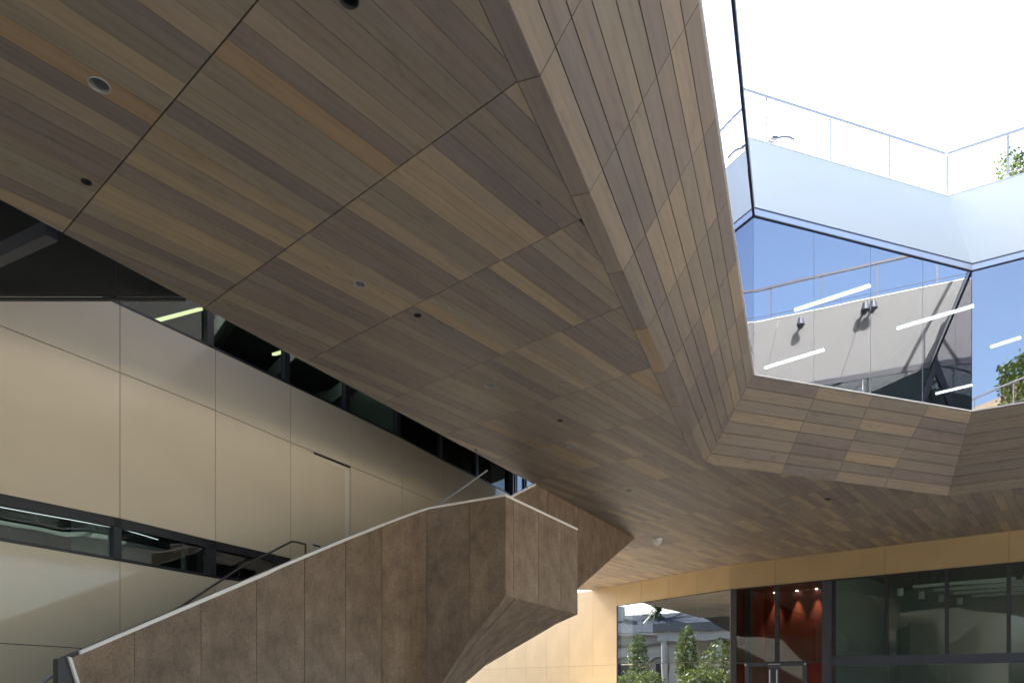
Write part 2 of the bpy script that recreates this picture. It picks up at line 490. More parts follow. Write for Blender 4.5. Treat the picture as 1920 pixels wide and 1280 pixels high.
def inside(p, q):
    sg = [(q[(j + 1) % len(q)] - q[j]).cross(p - q[j]).z for j in range(len(q))]
    return all(v > 0 for v in sg) or all(v < 0 for v in sg)
field = MB(); cut = []
for n, (sh, p3, i, k) in enumerate(cells):
    tone = seam_tone(i, k)
    if sh > 300:
        for hp, tn in hints:
            if inside(up0(hp), [up0(p) for p in p3]): tone = tn
    if n < 290 and sh > 0:
        m = MB(); m.prism(p3, (0, 0, -1), .022, tone, dp)
        o = m.build('plank', WOOD, soff)
        cxy = [(p.x, p.y) for p in p3]
        for (pos, (fx, fy, r, kd)) in zip(dl_pos, dl_px):
            sdot = (pos - p3[0]).dot(dp)
            lo = min(p.dot(dp) for p in p3); hi = max(p.dot(dp) for p in p3)
            tl = min(p.dot(ds) for p in p3); th = max(p.dot(ds) for p in p3)
            if lo - r < pos.dot(dp) < hi + r and tl - r < pos.dot(ds) < th + r and kd in 'wd' and r * F_ / pos.y > 3:
                cut.append((o, pos, r))
    else:
        field.prism(p3, (0, 0, -1), .022, tone, dp)
field.build('plank_field', WOOD, soff, kind='stuff')
# cut round holes for the larger fittings
dg = None
for o, pos, r in cut:
    cm = MB(); cm.tube(pos - Vector((0, 0, .1)), pos + Vector((0, 0, .1)), r, 32)
    co = cm.build('hole_cutter', DARK2)
    bpy.context.view_layer.update()
    md = o.modifiers.new('hole', 'BOOLEAN'); md.operation = 'DIFFERENCE'; md.object = co; md.solver = 'EXACT'
    dg = bpy.context.evaluated_depsgraph_get()
    me = bpy.data.meshes.new_from_object(o.evaluated_get(dg))
    o.modifiers.clear(); o.data = me
    bpy.data.objects.remove(co, do_unlink=True)

# edge boards between the soffit and the leaning parapet
js = [5.255 + 1.247 * k for k in range(-9, 8)] + [C1b.y]
eo = lambda y: C1b + d1 * ((y - C1b.y) / d1.y)
ei = lambda y: C1i + d1 * ((y - C1i.y) / d1.y)
for a, b in zip(js[:-1], js[1:]):
    if b < 0: continue
    # end joints run square to the seam line seen in the photo
    A0, A1 = eo(a + .006), eo(b - .006)
    sh_ = 0.055
    I0, I1 = ei(a + .006 + sh_), ei(b - .006 + sh_)
    if abs(b - C1b.y) < .01: I1 = ei(C1i.y)
    g = d1.cross(Vector((0, 0, 1))) * .006
    m = MB(); m.prism([A0, A1, I1 + g * 1, I0 + g * 1], (0, 0, -1), .03, random.choice([.05, .2, .12, .3, .97, .1]), d1)
    for v in m.v: v.z -= .004
    m.build('edge_board', WOOD, soff)

# ---------------------------------------------------------------- leaning parapet, three faces
par = thing('timber_parapet', 'leaning band of weathered boards folding round the courtyard opening under the glass', 'parapet', (3, 10, H))
ROWS = 8
def face(lo, hi, cols_lo, cols_hi, outn):
    """lo(t), hi(t): bottom and top line; boards laid in rows between them"""
    for r in range(ROWS):
        for (a0, a1), (b0, b1) in zip(zip(cols_lo[:-1], cols_lo[1:]), zip(cols_hi[:-1], cols_hi[1:])):
            v0, v1 = r / ROWS, (r + 1) / ROWS
            P = lambda a, b, v: lerp(lo(a), hi(b), v)
            q = [P(a0, b0, v0), P(a1, b1, v0), P(a1, b1, v1), P(a0, b0, v1)]
            # true corner points interpolate the joint positions
            q = [P(lerp(a0, a0, v0), lerp(b0, b0, v0), v0), P(a1, b1, v0), P(a1, b1, v1), P(a0, b0, v1)]
            c = sum(q, Vector()) / 4
            u = (q[1] - q[0]).normalized(); nn = u.cross(q[3] - q[0]).normalized()
            if nn.dot(outn) < 0: nn = -nn
            w = nn.cross(u).normalized()
            if w.dot(q[3] - q[0]) < 0: w = -w
            g = .0052
            q = [q[0] + u * g * .7 + w * g, q[1] - u * g * .7 + w * g, q[2] - u * g * .7 - w * g, q[3] + u * g * .7 - w * g]
            off = nn * random.uniform(0, .0015)
            sh = shown(q)
            m = MB(); m.prism([p + off for p in q], nn, .022, min(seam_tone(0, 0), random.uniform(.80, .90)), u)
            yield m, sh
outn = Vector((.6, -.5, -.6))
lo1, hi1 = (lambda y: eo(y)), (lambda y: C1t + d1 * ((y - C1t.y) / d1.y))
dd = C1t.y - C1b.y + 0.0
cl = [y for y in js if y > -6]
ch = [y - .382 if abs(y - C1b.y) > .01 else C1t.y for y in cl]
rest = MB()
def put(gen):
    for m, sh in gen:
        if sh > 40: m.build('plank', WOODF, par)
        else:
            b0 = len(rest.v); rest.v += m.v; rest.f += [[i + b0 for i in f] for f in m.f]; rest.tone += m.tone; rest.uv += m.uv
put(face(lo1, hi1, cl, ch, Vector((.5, -.3, -.6))))
put(face(lambda t: lerp(C1b, C2b, t), lambda t: lerp(C1t, C2t, t), [0, .28, .494, .704, 1], [0, .275, .515, .785, 1], Vector((.2, -.8, -.5))))
C3t = C2t + d3 * 5.07
C3b = C2b + d3 * 6.3
put(face(lambda t: lerp(C2b, C3b, t), lambda t: lerp(C2t, C3t, t), [0, .27, .52, .77, 1], [0, .27, .52, .77, 1], Vector((-.3, -.8, -.5))))
if rest.v: rest.build('plank_field', WOODF, par, kind='stuff')
# black backing right behind the boards, top trims
bk = MB()
for a, b, c, d, nn in ((lo1(-6), C1b, C1t, hi1(-6), (.9, -.4, -.5)), (C1b, C2b, C2t, C1t, (.3, -.9, -.5)), (C2b, C3b, C3t, C2t, (-.5, -.8, -.5))):
    nrm = (b - a).cross(d - a).normalized()
    if nrm.dot(Vector(nn)) < 0: nrm = -nrm
    for r in range(8):
        for cc in range(4):
            P = lambda u, v: lerp(lerp(a, b, u), lerp(d, c, u), v)
            k4 = [P(cc / 4, r / 8), P(cc / 4 + .25, r / 8), P(cc / 4 + .25, r / 8 + .125), P(cc / 4, r / 8 + .125)]
            bk.quads([([p - nrm * .04 for p in k4], .5), ([p - nrm * .07 for p in k4[::-1]], .5)])
bk.build('backing_board', DARK2, par)
VO = [C1t, C2t, C3t, Vector((7.9, .5, Z2)), Vector((-1.1 - .2, -.9, Z2))]      # corners of the opening at glass level
def inward(i):
    a, b = VO[i], VO[(i + 1) % 5]; d = (b - a).normalized(); n = Vector((d.y, -d.x, 0))
    c = sum(VO, Vector()) / 5
    return n if n.dot(c - a) > 0 else -n
def up(p, z): return Vector((p.x, p.y, z))
near1 = hi1(-.9)
VO[4] = up(near1, Z2)
for i, (a, b) in enumerate(((VO[4], VO[0]), (VO[0], VO[1]), (VO[1], VO[2]))):
    n = inward((4, 0, 1)[i])
    m = MB(); m.bar(up(a, Z2 - .005) + n * -.03, up(b, Z2 - .005) + n * -.035, .03, .02); m.build('drip_edge', SLATEM, par)

# ---------------------------------------------------------------- glass round the opening
SIDE = {4: ('left', 'tall strip of glass panes standing above the long left timber parapet, seen edge-on'),
        0: ('far', 'blue reflecting glass wall of four panes above the far timber parapet'),
        1: ('right', 'blue reflecting glass wall right of the glass corner above the parapet'),
        2: ('east', 'glass band under the sunlit terrace wall, mirrored in the blue glass'),
        3: ('near', 'glass band above the photographer on the near side of the opening')}
def column_t(a, b, x):      # parameter along a-b of photo column x
    k = (x - CX) / F_
    return (k * a.y - a.x) / ((b.x - a.x) - k * (b.y - a.y))
for i in (4, 0, 1, 2, 3):
    a, b = VO[i], VO[(i + 1) % 5]; n = inward(i); L = (b - a).length; d = (b - a).normalized()
    t = thing('glass_screen', SIDE[i][1], 'glass wall', up(lerp(a, b, .5), Z2))
    if i == 0: ts = [0] + [column_t(a, b, x) for x in (1526, 1632, 1730)] + [1]
    else:
        k = max(1, round(L / 1.75)); ts = [j / k for j in range(k + 1)]
        if i == 4: ts = [0] + [1 - (j * 1.75) / L for j in range(int(L / 1.75), -1, -1)]
    for t0, t1 in zip(ts[:-1], ts[1:]):
        if (t1 - t0) * L < .1: continue
        p, q = a + d * (t0 * L + .006), a + d * (t1 * L - .006)
        tl = [random.uniform(-.002, .002) for _ in range(4)]
        m = MB(); m.prism([up(p, Z2 + .05) + n * tl[0], up(q, Z2 + .05) + n * tl[1], up(q, Z3 - .02) + n * tl[2]], n, .001)
        # planar pane, very slightly out of true with its neighbours
        rot = random.uniform(-.0028, .0028)
        P0, P1 = p + n * (rot * L * (t0 - t1) / 2), q - n * (rot * L * (t0 - t1) / 2)
        m = MB(); m.prism([up(P0, Z2 + .05), up(P1, Z2 + .05), up(P1, Z3 - .02), up(P0, Z3 - .02)], n, .004)
        m.build('pane', G_UP if i not in (2, 3) else G_DARK, t)
        if t0 > 0.001:
            m = MB(); m.bar(up(a + d * t0 * L, Z2 + .05) - n * .012, up(a + d * t0 * L, Z3 - .02) - n * .012, .011, .012, up=n); m.build('joint', ALU, t)
    m = MB(); m.bar(up(a, Z2 + .03) + n * -.01, up(b, Z2 + .03) + n * -.01, .06, .022); m.build('sill_channel', WHITEM if i not in (2, 3) else BLACKM, t)
    m = MB(); m.bar(up(a, Z3 + .0) + n * .01, up(b, Z3 + .0) + n * .01, .03, .022); m.build('head_gasket', SLATEM, t)
    m = MB(); m.bar(up(a, Z3 + .075) - n * .01, up(b, Z3 + .075) - n * .01, .06, .12); m.build('head_channel', ALU if i not in (2, 3) else BLACKM, t)
    m = MB(); m.bar(up(a, Z3 + .15) + n * .01, up(b, Z3 + .15) + n * .01, .03, .028); m.build('head_flashing', SLATEM, t)

# ---------------------------------------------------------------- rooms behind that glass
room = MB(); ceil = MB(); back = MB()
W = {4: 4.6, 0: 9, 1: 9, 2: 7, 3: 6}
OUT = []
for i in range(5):
    n0, n1 = inward((i - 1) % 5), inward(i)
    # mitred outward corner
    w0, w1 = W[(i - 1) % 5], W[i]
    A = VO[i] - n0 * w0; B = VO[i] - n1 * w1
    da = (VO[i] - VO[(i - 1) % 5]).normalized(); db = (VO[(i + 1) % 5] - VO[i]).normalized()
    den = da.x * db.y - da.y * db.x
    tt = ((B.x - A.x) * db.y - (B.y - A.y) * db.x) / den
    OUT.append(A + da * tt)
for i in range(5):
    a, b, a2, b2 = VO[i], VO[(i + 1) % 5], OUT[i], OUT[(i + 1) % 5]
    n = inward(i)
    room.prism([up(a, Z2 - .02) - n * .28, up(b, Z2 - .02) - n * .28, up(b2, Z2 - .02), up(a2, Z2 - .02)], (0, 0, 1), .2)
    ceil.prism([up(a, Z3 - .02) - n * .05, up(b, Z3 - .02) - n * .05, up(b2, Z3 - .02), up(a2, Z3 - .02)], (0, 0, -1), .3)
    (MB().prism([up(a2, Z2 - 1.2), up(b2, Z2 - 1.2), up(b2, Z4), up(a2, Z4)], n, .2).build('side_wall', DARKW, kind='structure') if i == 4 else back.prism([up(a2, Z2 - .3), up(b2, Z2 - .3), up(b2, Z4), up(a2, Z4)], n, .2))
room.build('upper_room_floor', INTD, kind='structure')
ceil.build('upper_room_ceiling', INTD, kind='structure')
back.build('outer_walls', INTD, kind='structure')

# ---------------------------------------------------------------- leaning pale walls above the glass
SB = .93
top = []
for i in range(5):
    n0, n1 = inward((i - 1) % 5), inward(i)
    da = (VO[i] - VO[(i - 1) % 5]).normalized(); db = (VO[(i + 1) % 5] - VO[i]).normalized()
    s0 = {4: SB, 0: SB, 1: SB, 2: .02, 3: .3}
    A = VO[i] - n0 * s0[(i - 1) % 5]; B = VO[i] - n1 * s0[i]
    den = da.x * db.y - da.y * db.x
    tt = ((B.x - A.x) * db.y - (B.y - A.y) * db.x) / den
    top.append(up(A + da * tt, Z4))
PW = {0: 'pale blue-grey leaning wall above the far glass, shaded', 1: 'pale blue-grey leaning wall above the right-hand glass',
      2: 'sunlit warm grey terrace wall with lamps, mirrored in the blue glass', 3: 'pale wall under the near roof terrace with the hedge',
      4: 'pale wall set back above the left glass strip'}
for i in (0, 1, 2, 3, 4):
    a, b, a2, b2 = up(VO[i], Z3 + .17), up(VO[(i + 1) % 5], Z3 + .17), top[i], top[(i + 1) % 5]
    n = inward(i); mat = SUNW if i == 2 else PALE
    if i == 4:
        continue
    t = thing('terrace_wall', PW[i], 'wall', lerp(a, b, .5))
    L = (b - a).length; k = 1 if i in (0, 1) else max(1, round(L / 2.4))
    for j in range(k):
        u0, u1 = j / k, (j + 1) / k
        g = .004 / L if k > 1 else 0
        q = [lerp(a, b, u0 + g), lerp(a, b, u1 - g), lerp(a2, b2, u1 - g), lerp(a2, b2, u0 + g)]
        nn = (q[1] - q[0]).cross(q[3] - q[0]).normalized()
        if nn.dot(n) < 0: nn = -nn
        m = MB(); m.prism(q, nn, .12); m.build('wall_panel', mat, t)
    m = MB(); m.bar(a2 - n * .14 + Vector((0, 0, .006)), b2 - n * .14 + Vector((0, 0, .006)), .30, .02); m.build('coping', WHITEM, t)
# terrace deck
deck = MB()
for i in (0, 1, 2, 3):
    a, b, a2, b2 = top[i], top[(i + 1) % 5], OUT[i], OUT[(i + 1) % 5]
    deck.prism([up(a, Z4 - .1), up(b, Z4 - .1), up(b2, Z4 - .1), up(a2, Z4 - .1)], (0, 0, 1), .2)
deck.build('roof_terrace', ROOFM, kind='structure')

# railings on the copings
def railing(i, label, xs=None, rr=.03):
    rm = RAILM if i in (0, 1) else SLATEM  # pale rails carry sky glare in their colour; mirrored rails get a darker copy
    a, b = top[i], top[(i + 1) % 5]; n = inward(i); L = (b - a).length
    t = thing('roof_railing', label, 'railing', lerp(a, b, .5))
    off = n * -.10
    if xs: ts = [column_t(a + off, b + off, x) for x in xs]
    else: ts = [(j + .5) / round(L / 1.6) for j in range(round(L / 1.6))]
    for u in ts:
        p = lerp(a, b, u) + off
        m = MB(); m.bar(p + Vector((0, 0, .1)), p + Vector((0, 0, 1.02)), .045, .014, up=n); m.build('post', rm, t)
    m = MB(); m.bar(a + off + Vector((0, 0, 1.06)), b + off + Vector((0, 0, 1.06)), .075, .065); m.build('handrail', rm, t)
    m = MB(); m.tube(a + off + Vector((0, 0, .19)), b + off + Vector((0, 0, .19)), .009, 6); m.build('bottom_rail', rm, t)
    return t
railing(0, 'thin metal railing on top of the pale far wall against the white sky', (1437, 1556, 1667))
railing(1, 'thin metal railing on top of the pale right-hand wall beside the roof shrub', (1776, 1890, 1990, 2090))
railing(2, 'metal railing on the sunlit terrace wall, mirrored in the blue glass')
railing(3, 'metal railing before the clipped hedge, mirrored in the right-hand glass')

# ---------------------------------------------------------------- ochre entrance front
fac = thing('ochre_entrance_front', 'long ochre panelled front closing the courtyard at ground level', 'building front', up(fold, GZ))
HEAD = 3.65
bx = [880, 915, 949, 986, 1024.6, 1066.8, 1111.8, 1156, 1202.5, 1253, 1307.5, 1368]
def vq(pl, x0, x1, z0, z1, gap=.005):
    a, b = pl.hz(x0, 0), pl.hz(x1, 0); d = (b - a).normalized() * gap
    return [up(a + d, z0 + gap), up(b - d, z0 + gap), up(b - d, z1 - gap), up(a + d, z1 - gap)]
for x0, x1 in zip(bx[:-1], bx[1:]):
    if x1 <= 1157:
        MB().prism(vq(PB, x0, x1, .875, H + .003), PB.n, .03).build('panel', GOLD, fac)
        MB().prism(vq(PB, x0, x1, GZ, .875), PB.n, .03).build('panel', GOLD, fac)
    else:
        MB().prism(vq(PB, x0, x1, HEAD, H), PB.n, .03).build('panel', GOLD, fac)
ax = [1368, 1454, 1659, 1892, 2150, 2500]
for x0, x1 in zip(ax[:-1], ax[1:]):
    MB().prism(vq(PA, x0, x1, HEAD, H), PA.n, .03).build('panel', GOLD, fac)
# structure behind the panels
m = MB()
for pl, x0, x1, z0, z1 in ((PB, 880, 1156, GZ, H - .003), (PB, 1156, 1368, HEAD, H - .003), (PA, 1368, 2500, HEAD, H - .003)):
    q = vq(pl, x0, x1, z0, z1, 0); m.prism([p - pl.n * .035 for p in q], pl.n, .25)
m.build('backing_wall', BLACKM, fac)
# window in the folded part
wb = thing('mirror_window', 'large mirror-like shop window reflecting mansion and trees left of the entrance', 'window', up(PB.hz(1262, 0), GZ))
for k, (x0, x1) in enumerate(zip(bx[7:-1], bx[8:])):
    for (z0, z1, mt) in ((.88, HEAD, G_STREET), (GZ, .86, G_STREET2)):
        q = vq(PB, x0, x1, z0, z1, .008)
        MB().prism([p - PB.n * .02 for p in q], PB.n, .005).build('pane', mt, wb)
MB().prism([p - PB.n * .0 for p in vq(PB, 1155.4, 1157.6, GZ, HEAD, 0)], PB.n, .06).build('jamb', BLACKM, wb)
m = MB(); q = vq(PB, 1157.6, 1368, .862, .878, 0); m.prism([p - PB.n * .012 for p in q], PB.n, .03); m.build('transom', BLACKM, wb)
m = MB(); q = vq(PB, 1157.6, 1368, HEAD - .03, HEAD, 0); m.prism([p - PB.n * .012 for p in q], PB.n, .03); m.build('head', BLACKM, wb)
m = MB(); q = vq(PB, 1150, 1368, GZ, H, 0); m.prism([p - PB.n * 1.2 for p in q], PB.n, .1); m.build('blind', INTD, wb)

# entrance glazing on the other fold
ent = thing('entrance_glazing', 'dark metal framed glazing with red lobby and wide windows under the ochre band', 'glazing', up(PA.hz(1600, 0), GZ))
def frame(name, x0, x1, z0, z1, t=.10, proud=.0, mat=SLATEM, par_=None):
    q = vq(PA, x0, x1, z0, z1, 0)
    return MB().prism([p + PA.n * (proud - .03) for p in q], PA.n, t).build(name, mat, par_ or ent)
TZ0, TZ1 = .625, .925
frame('head', 1369, 2500, HEAD - .05, HEAD, mat=BLACKM)
frame('mullion', 1369, 1380, GZ, HEAD - .05, mat=BLACKM)
frame('mullion', 1452, 1460, .80, HEAD - .05, mat=BLACKM)
frame('pier', 1541, 1559, GZ, HEAD - .05, proud=.03)
frame('mullion', 1559, 1565, TZ1, HEAD - .05, mat=BLACKM)
frame('mullion', 1559, 1565, GZ, TZ0, mat=BLACKM)
for x, w in ((1658, 7), (1771, 7), (1887, 8), (2010, 9), (2150, 10), (2300, 11)):
    frame('mullion', x, x + w, TZ1, HEAD - .05, mat=BLACKM)
frame('transom', 1559, 2500, TZ0, TZ1, proud=.02)
frame('transom', 1380, 1541, .75, .80, mat=BLACKM)
for x0, x1 in ((1565, 1658), (1665, 1771), (1778, 1887), (1895, 2010), (2019, 2150)):
    MB().prism([p - PA.n * .05 for p in vq(PA, x0, x1, TZ1, HEAD - .05, .0)], PA.n, .006).build('pane', G_DARK, ent)
    MB().prism([p - PA.n * .05 for p in vq(PA, x0 - 1, x1 + 7, GZ, TZ0, .012)], PA.n, .006).build('pane', G_DARK, ent)
for x0, x1 in ((1380, 1452), (1460, 1541)):
    MB().prism([p - PA.n * .05 for p in vq(PA, x0, x1, .80, HEAD - .05, .0)], PA.n, .006).build('pane', G_DARK, ent)
# red lobby and hall behind
inA = -PA.n
def shift(p, k): return p + inA * k
l0, l1, l2 = PA.hz(1372, 0), PA.hz(1548, 0), PA.hz(2500, 0)
lob = thing('red_lobby', 'red lacquered lobby walls seen through the entrance glass', 'lobby', up(lerp(l0, l1, .5), GZ))
q = lambda a, b, z0, z1: [up(a, z0), up(b, z0), up(b, z1), up(a, z1)]
MB().prism(q(shift(l0, 3.2), shift(l1, 3.2), GZ, HEAD + .3), PA.n, .1).build('back_wall', RED, lob)
MB().prism(q(shift(l0, .25), shift(l0, 3.2), GZ, HEAD + .3), dA, .1).build('side_wall', RED, lob)
MB().prism(q(shift(l1, .25), shift(l1, 3.2), GZ, HEAD + .3), dA * -1, .1).build('side_wall', RED, lob)
MB().prism([up(shift(l0, .25), HEAD + .12), up(shift(l1, .25), HEAD + .12), up(shift(l1, 3.2), HEAD + .12), up(shift(l0, 3.2), HEAD + .12)], (0, 0, -1), .1).build('ceiling', RED, lob)
spotg = 'small lit spotlights in the red lobby ceiling'
sl = ['leftmost lit spotlight in the red lobby ceiling', 'second lit spotlight from the left in the red lobby', 'third lit spotlight from the left in the red lobby', 'rightmost lit spotlight in the red lobby ceiling']
for k, u in enumerate((.14, .40, .62, .86)):
    c = up(lerp(shift(l0, 3.05), shift(l1, 3.05), u), HEAD + .12)
    m = MB(); m.tube(c - Vector((0, 0, .03)), c, .045, 16); o = m.build('lobby_spotlight', TUBE); tag(o, sl[k], 'spotlight', spotg)
    ld = bpy.data.lights.new('lobby_spot', 'SPOT'); ld.energy = 24; ld.spot_size = D2R(46); ld.spot_blend = .7; ld.color = (1, .72, .45); ld.shadow_soft_size = .03
    lo_ = bpy.data.objects.new('lobby_spot', ld); COL.objects.link(lo_); lo_.location = c - Vector((0, 0, .06))
# hall
hall = MB()
hall.prism(q(shift(l1, 9), shift(l2, 9), GZ, HEAD + .6), PA.n, .1)
hall.prism(q(shift(l1, 3.25), shift(l1, 9), GZ, HEAD + .6), dA, .1)
hall.prism(q(shift(l2, .2), shift(l2, 9), GZ, HEAD + .6), dA * -1, .1)
a_, b_ = shift(l1 + dA * .30, .15), shift(l1 + dA * .30, 9)
hall.prism(q(a_, b_, GZ, HEAD + .5), dA, .1)
hall.build('hall_walls', INT, kind='structure')
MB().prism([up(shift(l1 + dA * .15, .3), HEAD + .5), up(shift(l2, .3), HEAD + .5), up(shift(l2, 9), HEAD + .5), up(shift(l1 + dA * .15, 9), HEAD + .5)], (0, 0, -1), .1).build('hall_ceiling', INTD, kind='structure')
MB().prism([up(shift(l1, .3), H + .2), up(shift(l2, .3), H + .2), up(shift(l2, 9), H + .2), up(shift(l0, 9), H + .2), up(shift(l0, .3), H + .2)], (0, 0, 1), .15).build('hall_roof', DARKW, kind='structure')
bl = 'pale ceiling baffle hanging in the dark hall, row %s from the windows'
for r_, wd in enumerate(('first', 'second', 'third', 'fourth')):
    base = shift(l1, 1.6 + r_ * 1.5)
    t = thing('ceiling_baffle', bl % wd, 'ceiling baffle', up(base + dA * 5, 3.2), 'pale baffles hanging under the hall ceiling')
    for j in range(3):
        a = base + dA * (2.4 + r_ * .35 + j * 3.1); b = a + dA * (2.9)
        MB().bar(up(a, 3.35), up(b, 3.35), .12, .10).build('baffle', WHITEM, t)
        MB().bar(up(a + dA * .3, 3.35), up(b + dA * .2, 3.27), .05, .05).build('rail', WHITEM, t)
    c = up(base + dA * (2.0 + r_ * .35), 3.2)
    MB().tube(c - Vector((0, 0, .13)), c + Vector((0, 0, .13)), .10, 14).build('speaker_can', WHITEM, t)
    for e in (2.6, 5.5, 9.5):
        p = up(base + dA * e, 3.40); MB().tube(p, up(p, HEAD + .5), .008, 5).build('hanger', BLACKM, t)
# double door
dr = thing('glass_double_door', 'dark framed double glass door with long steel pull handles in the red lobby front', 'door', up(PA.hz(1455, 0), GZ))
def dfr(name, x0, x1, z0, z1, mat=SLATEM, k=.02, t=.06):
    q_ = vq(PA, x0, x1, z0, z1, 0); return MB().prism([p + PA.n * k for p in q_], PA.n, t).build(name, mat, dr)
dfr('head', 1397, 1513, .63, .745)
dfr('stile', 1397, 1405, GZ, .63); dfr('stile', 1505, 1513, GZ, .63)
dfr('meeting_stile', 1441.5, 1451, GZ, .63, k=.022); dfr('meeting_stile', 1452, 1461.5, GZ, .63, k=.022)
for x0, x1 in ((1405, 1441.5), (1461.5, 1505)):
    MB().prism([p + PA.n * .0 for p in vq(PA, x0, x1, GZ + .1, .63, 0)], PA.n, .008).build('pane', G_DARK, dr)
for x in (1445, 1458.5):
    p = PA.hz(x, .50) + PA.n * .10
    MB().tube(up(p, -1.0), p, .018, 10).build('pull_handle', ALU, dr)
    MB().tube(up(p, .42), up(p, .42) - PA.n * .08, .010, 8).build('handle_bracket', ALU, dr)
q_ = vq(PA, 1441, 1464, .70, .72, 0); MB().prism([p + PA.n * .03 for p in q_], PA.n, .03).build('door_closer', ALU, dr)
for x in (1398.5, 1510):
    p = PA.hz(x, .70) + PA.n * .05; MB().tube(p - PA.n * .04, p, .035, 12).build('hinge_cap', ALU, dr)

# ---------------------------------------------------------------- cream wall with ribbon windows (left)
def pline(pts):
    def f(x):
        for (x0, y0), (x1, y1) in zip(pts[:-1], pts[1:]):
            if x <= x1 or (x1, y1) == pts[-1]: return y0 + (y1 - y0) * (x - x0) / (x1 - x0)
    return f
T_ = pline([(0, 466), (225, 572), (404, 655), (545, 722), (658, 775), (754, 822), (832, 864), (950, 924)])
J_ = pline([(0, 610), (225, 698), (404, 769), (540, 827), (658, 874), (755, 914), (821, 942)])
W1 = pline([(0, 925), (223, 971), (404, 1014), (487, 1033), (548, 1047)])
W2 = pline([(0, 1013), (223, 1051), (404, 1083), (450, 1089)])
J3 = pline([(0, 1205), (145, 1214)])
BOT = lambda x: 1700 if x < 800 else 1010
cw = thing('cream_panel_wall', 'tall wall of glossy cream panels behind the brown staircase', 'wall', up(PL.hz(404, 0), GZ))
xs = [-420, -10 - 0, 225, 404, 545, 658, 754, 832, 900, 962]
def wpanel(x0, x1, f, g, name='panel', mat=CREAM, off=.0, t=.03, gap=.006, label=None, steps=1):
    pts = [PL.hit(x, f(x)) for x in (x0, x1)] + [PL.hit(x, g(x)) for x in (x1, x0)]
    c = sum(pts, Vector()) / 4
    dd_ = (pts[1] - pts[0]).normalized()
    hd = Vector((PL.d.x, PL.d.y, 0)); sgn = 1 if dd_.dot(hd) > 0 else -1
    pts = [pts[0] + hd * sgn * gap - Vector((0, 0, gap)), pts[1] - hd * sgn * gap - Vector((0, 0, gap)), pts[2] - hd * sgn * gap + Vector((0, 0, gap)), pts[3] + hd * sgn * gap + Vector((0, 0, gap))]
    return MB().prism([p + PL.n * off for p in pts], PL.n, t).build(name, mat, cw, label=label)
for x0, x1 in zip(xs[:-1], xs[1:]):
    wpanel(x0, x1, T_, J_)
    if x0 == 545:
        wpanel(545, 588.5, J_, BOT)
    elif x0 < 540:
        wpanel(x0, x1, J_, W1)
        wpanel(x0, x1, W2, J3); wpanel(x0, x1, J3, BOT)
    else: wpanel(x0, x1, J_, (BOT if x0 < 750 else (lambda x: 1010)))
# service door, flush in the wall
dt = lambda x: J_(x) + 3
o = wpanel(588.5, 658, dt, BOT, 'door', CREAM, off=-.02, label='flush cream door with a pale frame line')
wpanel(648, 655, lambda x: J_(x) + 9, BOT, 'door_edge', DOORE, off=-.012, t=.02, gap=0)
wpanel(591, 648, lambda x: J_(x) + 6, lambda x: J_(x) + 9.5, 'door_edge', DOORE, off=-.012, t=.02, gap=0)
# backing
k = MB()
for f, g, x0, x1 in ((T_, W1, -420, 545), (W2, BOT, -420, 545), (T_, BOT, 545, 754), (T_, lambda x: 1010, 754, 962)):
    k.prism([PL.hit(x0, f(x0)) - PL.n * .04, PL.hit(x1, f(x1)) - PL.n * .04, PL.hit(x1, g(x1)) - PL.n * .04, PL.hit(x0, g(x0)) - PL.n * .04], PL.n, .2)
k.build('backing_wall', BLACKM, cw)

def ribbon(label, f, g, xs_, mul, frame_top, frame_bot, gm=None):
    t = thing('ribbon_window', label, 'window', up(PL.hz((xs_[0] + xs_[-1]) / 2, 0), PL.hit(404, 1000).z))
    for x0, x1 in zip(xs_[:-1], xs_[1:]):
        m = MB(); m.prism([PL.hit(x0 + .8, f(x0)) - PL.n * .10, PL.hit(x1 - .8, f(x1)) - PL.n * .10, PL.hit(x1 - .8, g(x1)) - PL.n * .10, PL.hit(x0 + .8, g(x0)) - PL.n * .10], PL.n, .006)
        m.build('pane', gm or G_RIB, t)
        for fn, hgt, nm in ((f, frame_top, 'head'), (g, -frame_bot, 'sill')):
            if hgt == 0: continue
            m = MB(); a, b = PL.hit(x0, fn(x0)), PL.hit(x1, fn(x1)); h = Vector((0, 0, -hgt))
            m.prism([a - PL.n * .015, b - PL.n * .015, b + h - PL.n * .015, a + h - PL.n * .015], PL.n, .10); m.build(nm, BLACKM, t)
    for x, wd in mul:
        a = PL.hit(x, f(x)); b = PL.hit(x, g(x))
        m = MB(); m.bar(a - PL.n * .075, b - PL.n * .075, wd, .12, up=PL.n); m.build('mullion', BLACKM, t)
    return t
ribbon('low ribbon window cutting diagonally across the cream wall', W1, W2, [-420, -10, 225, 404, 548], [(-10, .1), (222, .12), (400, .13)], .14, .05)
Tup = lambda x: T_(x) - 210 * (1 - x / 1735) - 10
Tlow = lambda x: T_(x)
ribbon('high clerestory glass between the cream wall and the timber soffit', Tup, Tlow, [-420, -10, 225, 404, 545, 658, 754, 832, 900, 962],
       [(225, .03), (396, .13), (540, .13), (653, .13), (749, .13), (828, .13), (896, .13), (958, .13)], .1, .05, G_CLER)
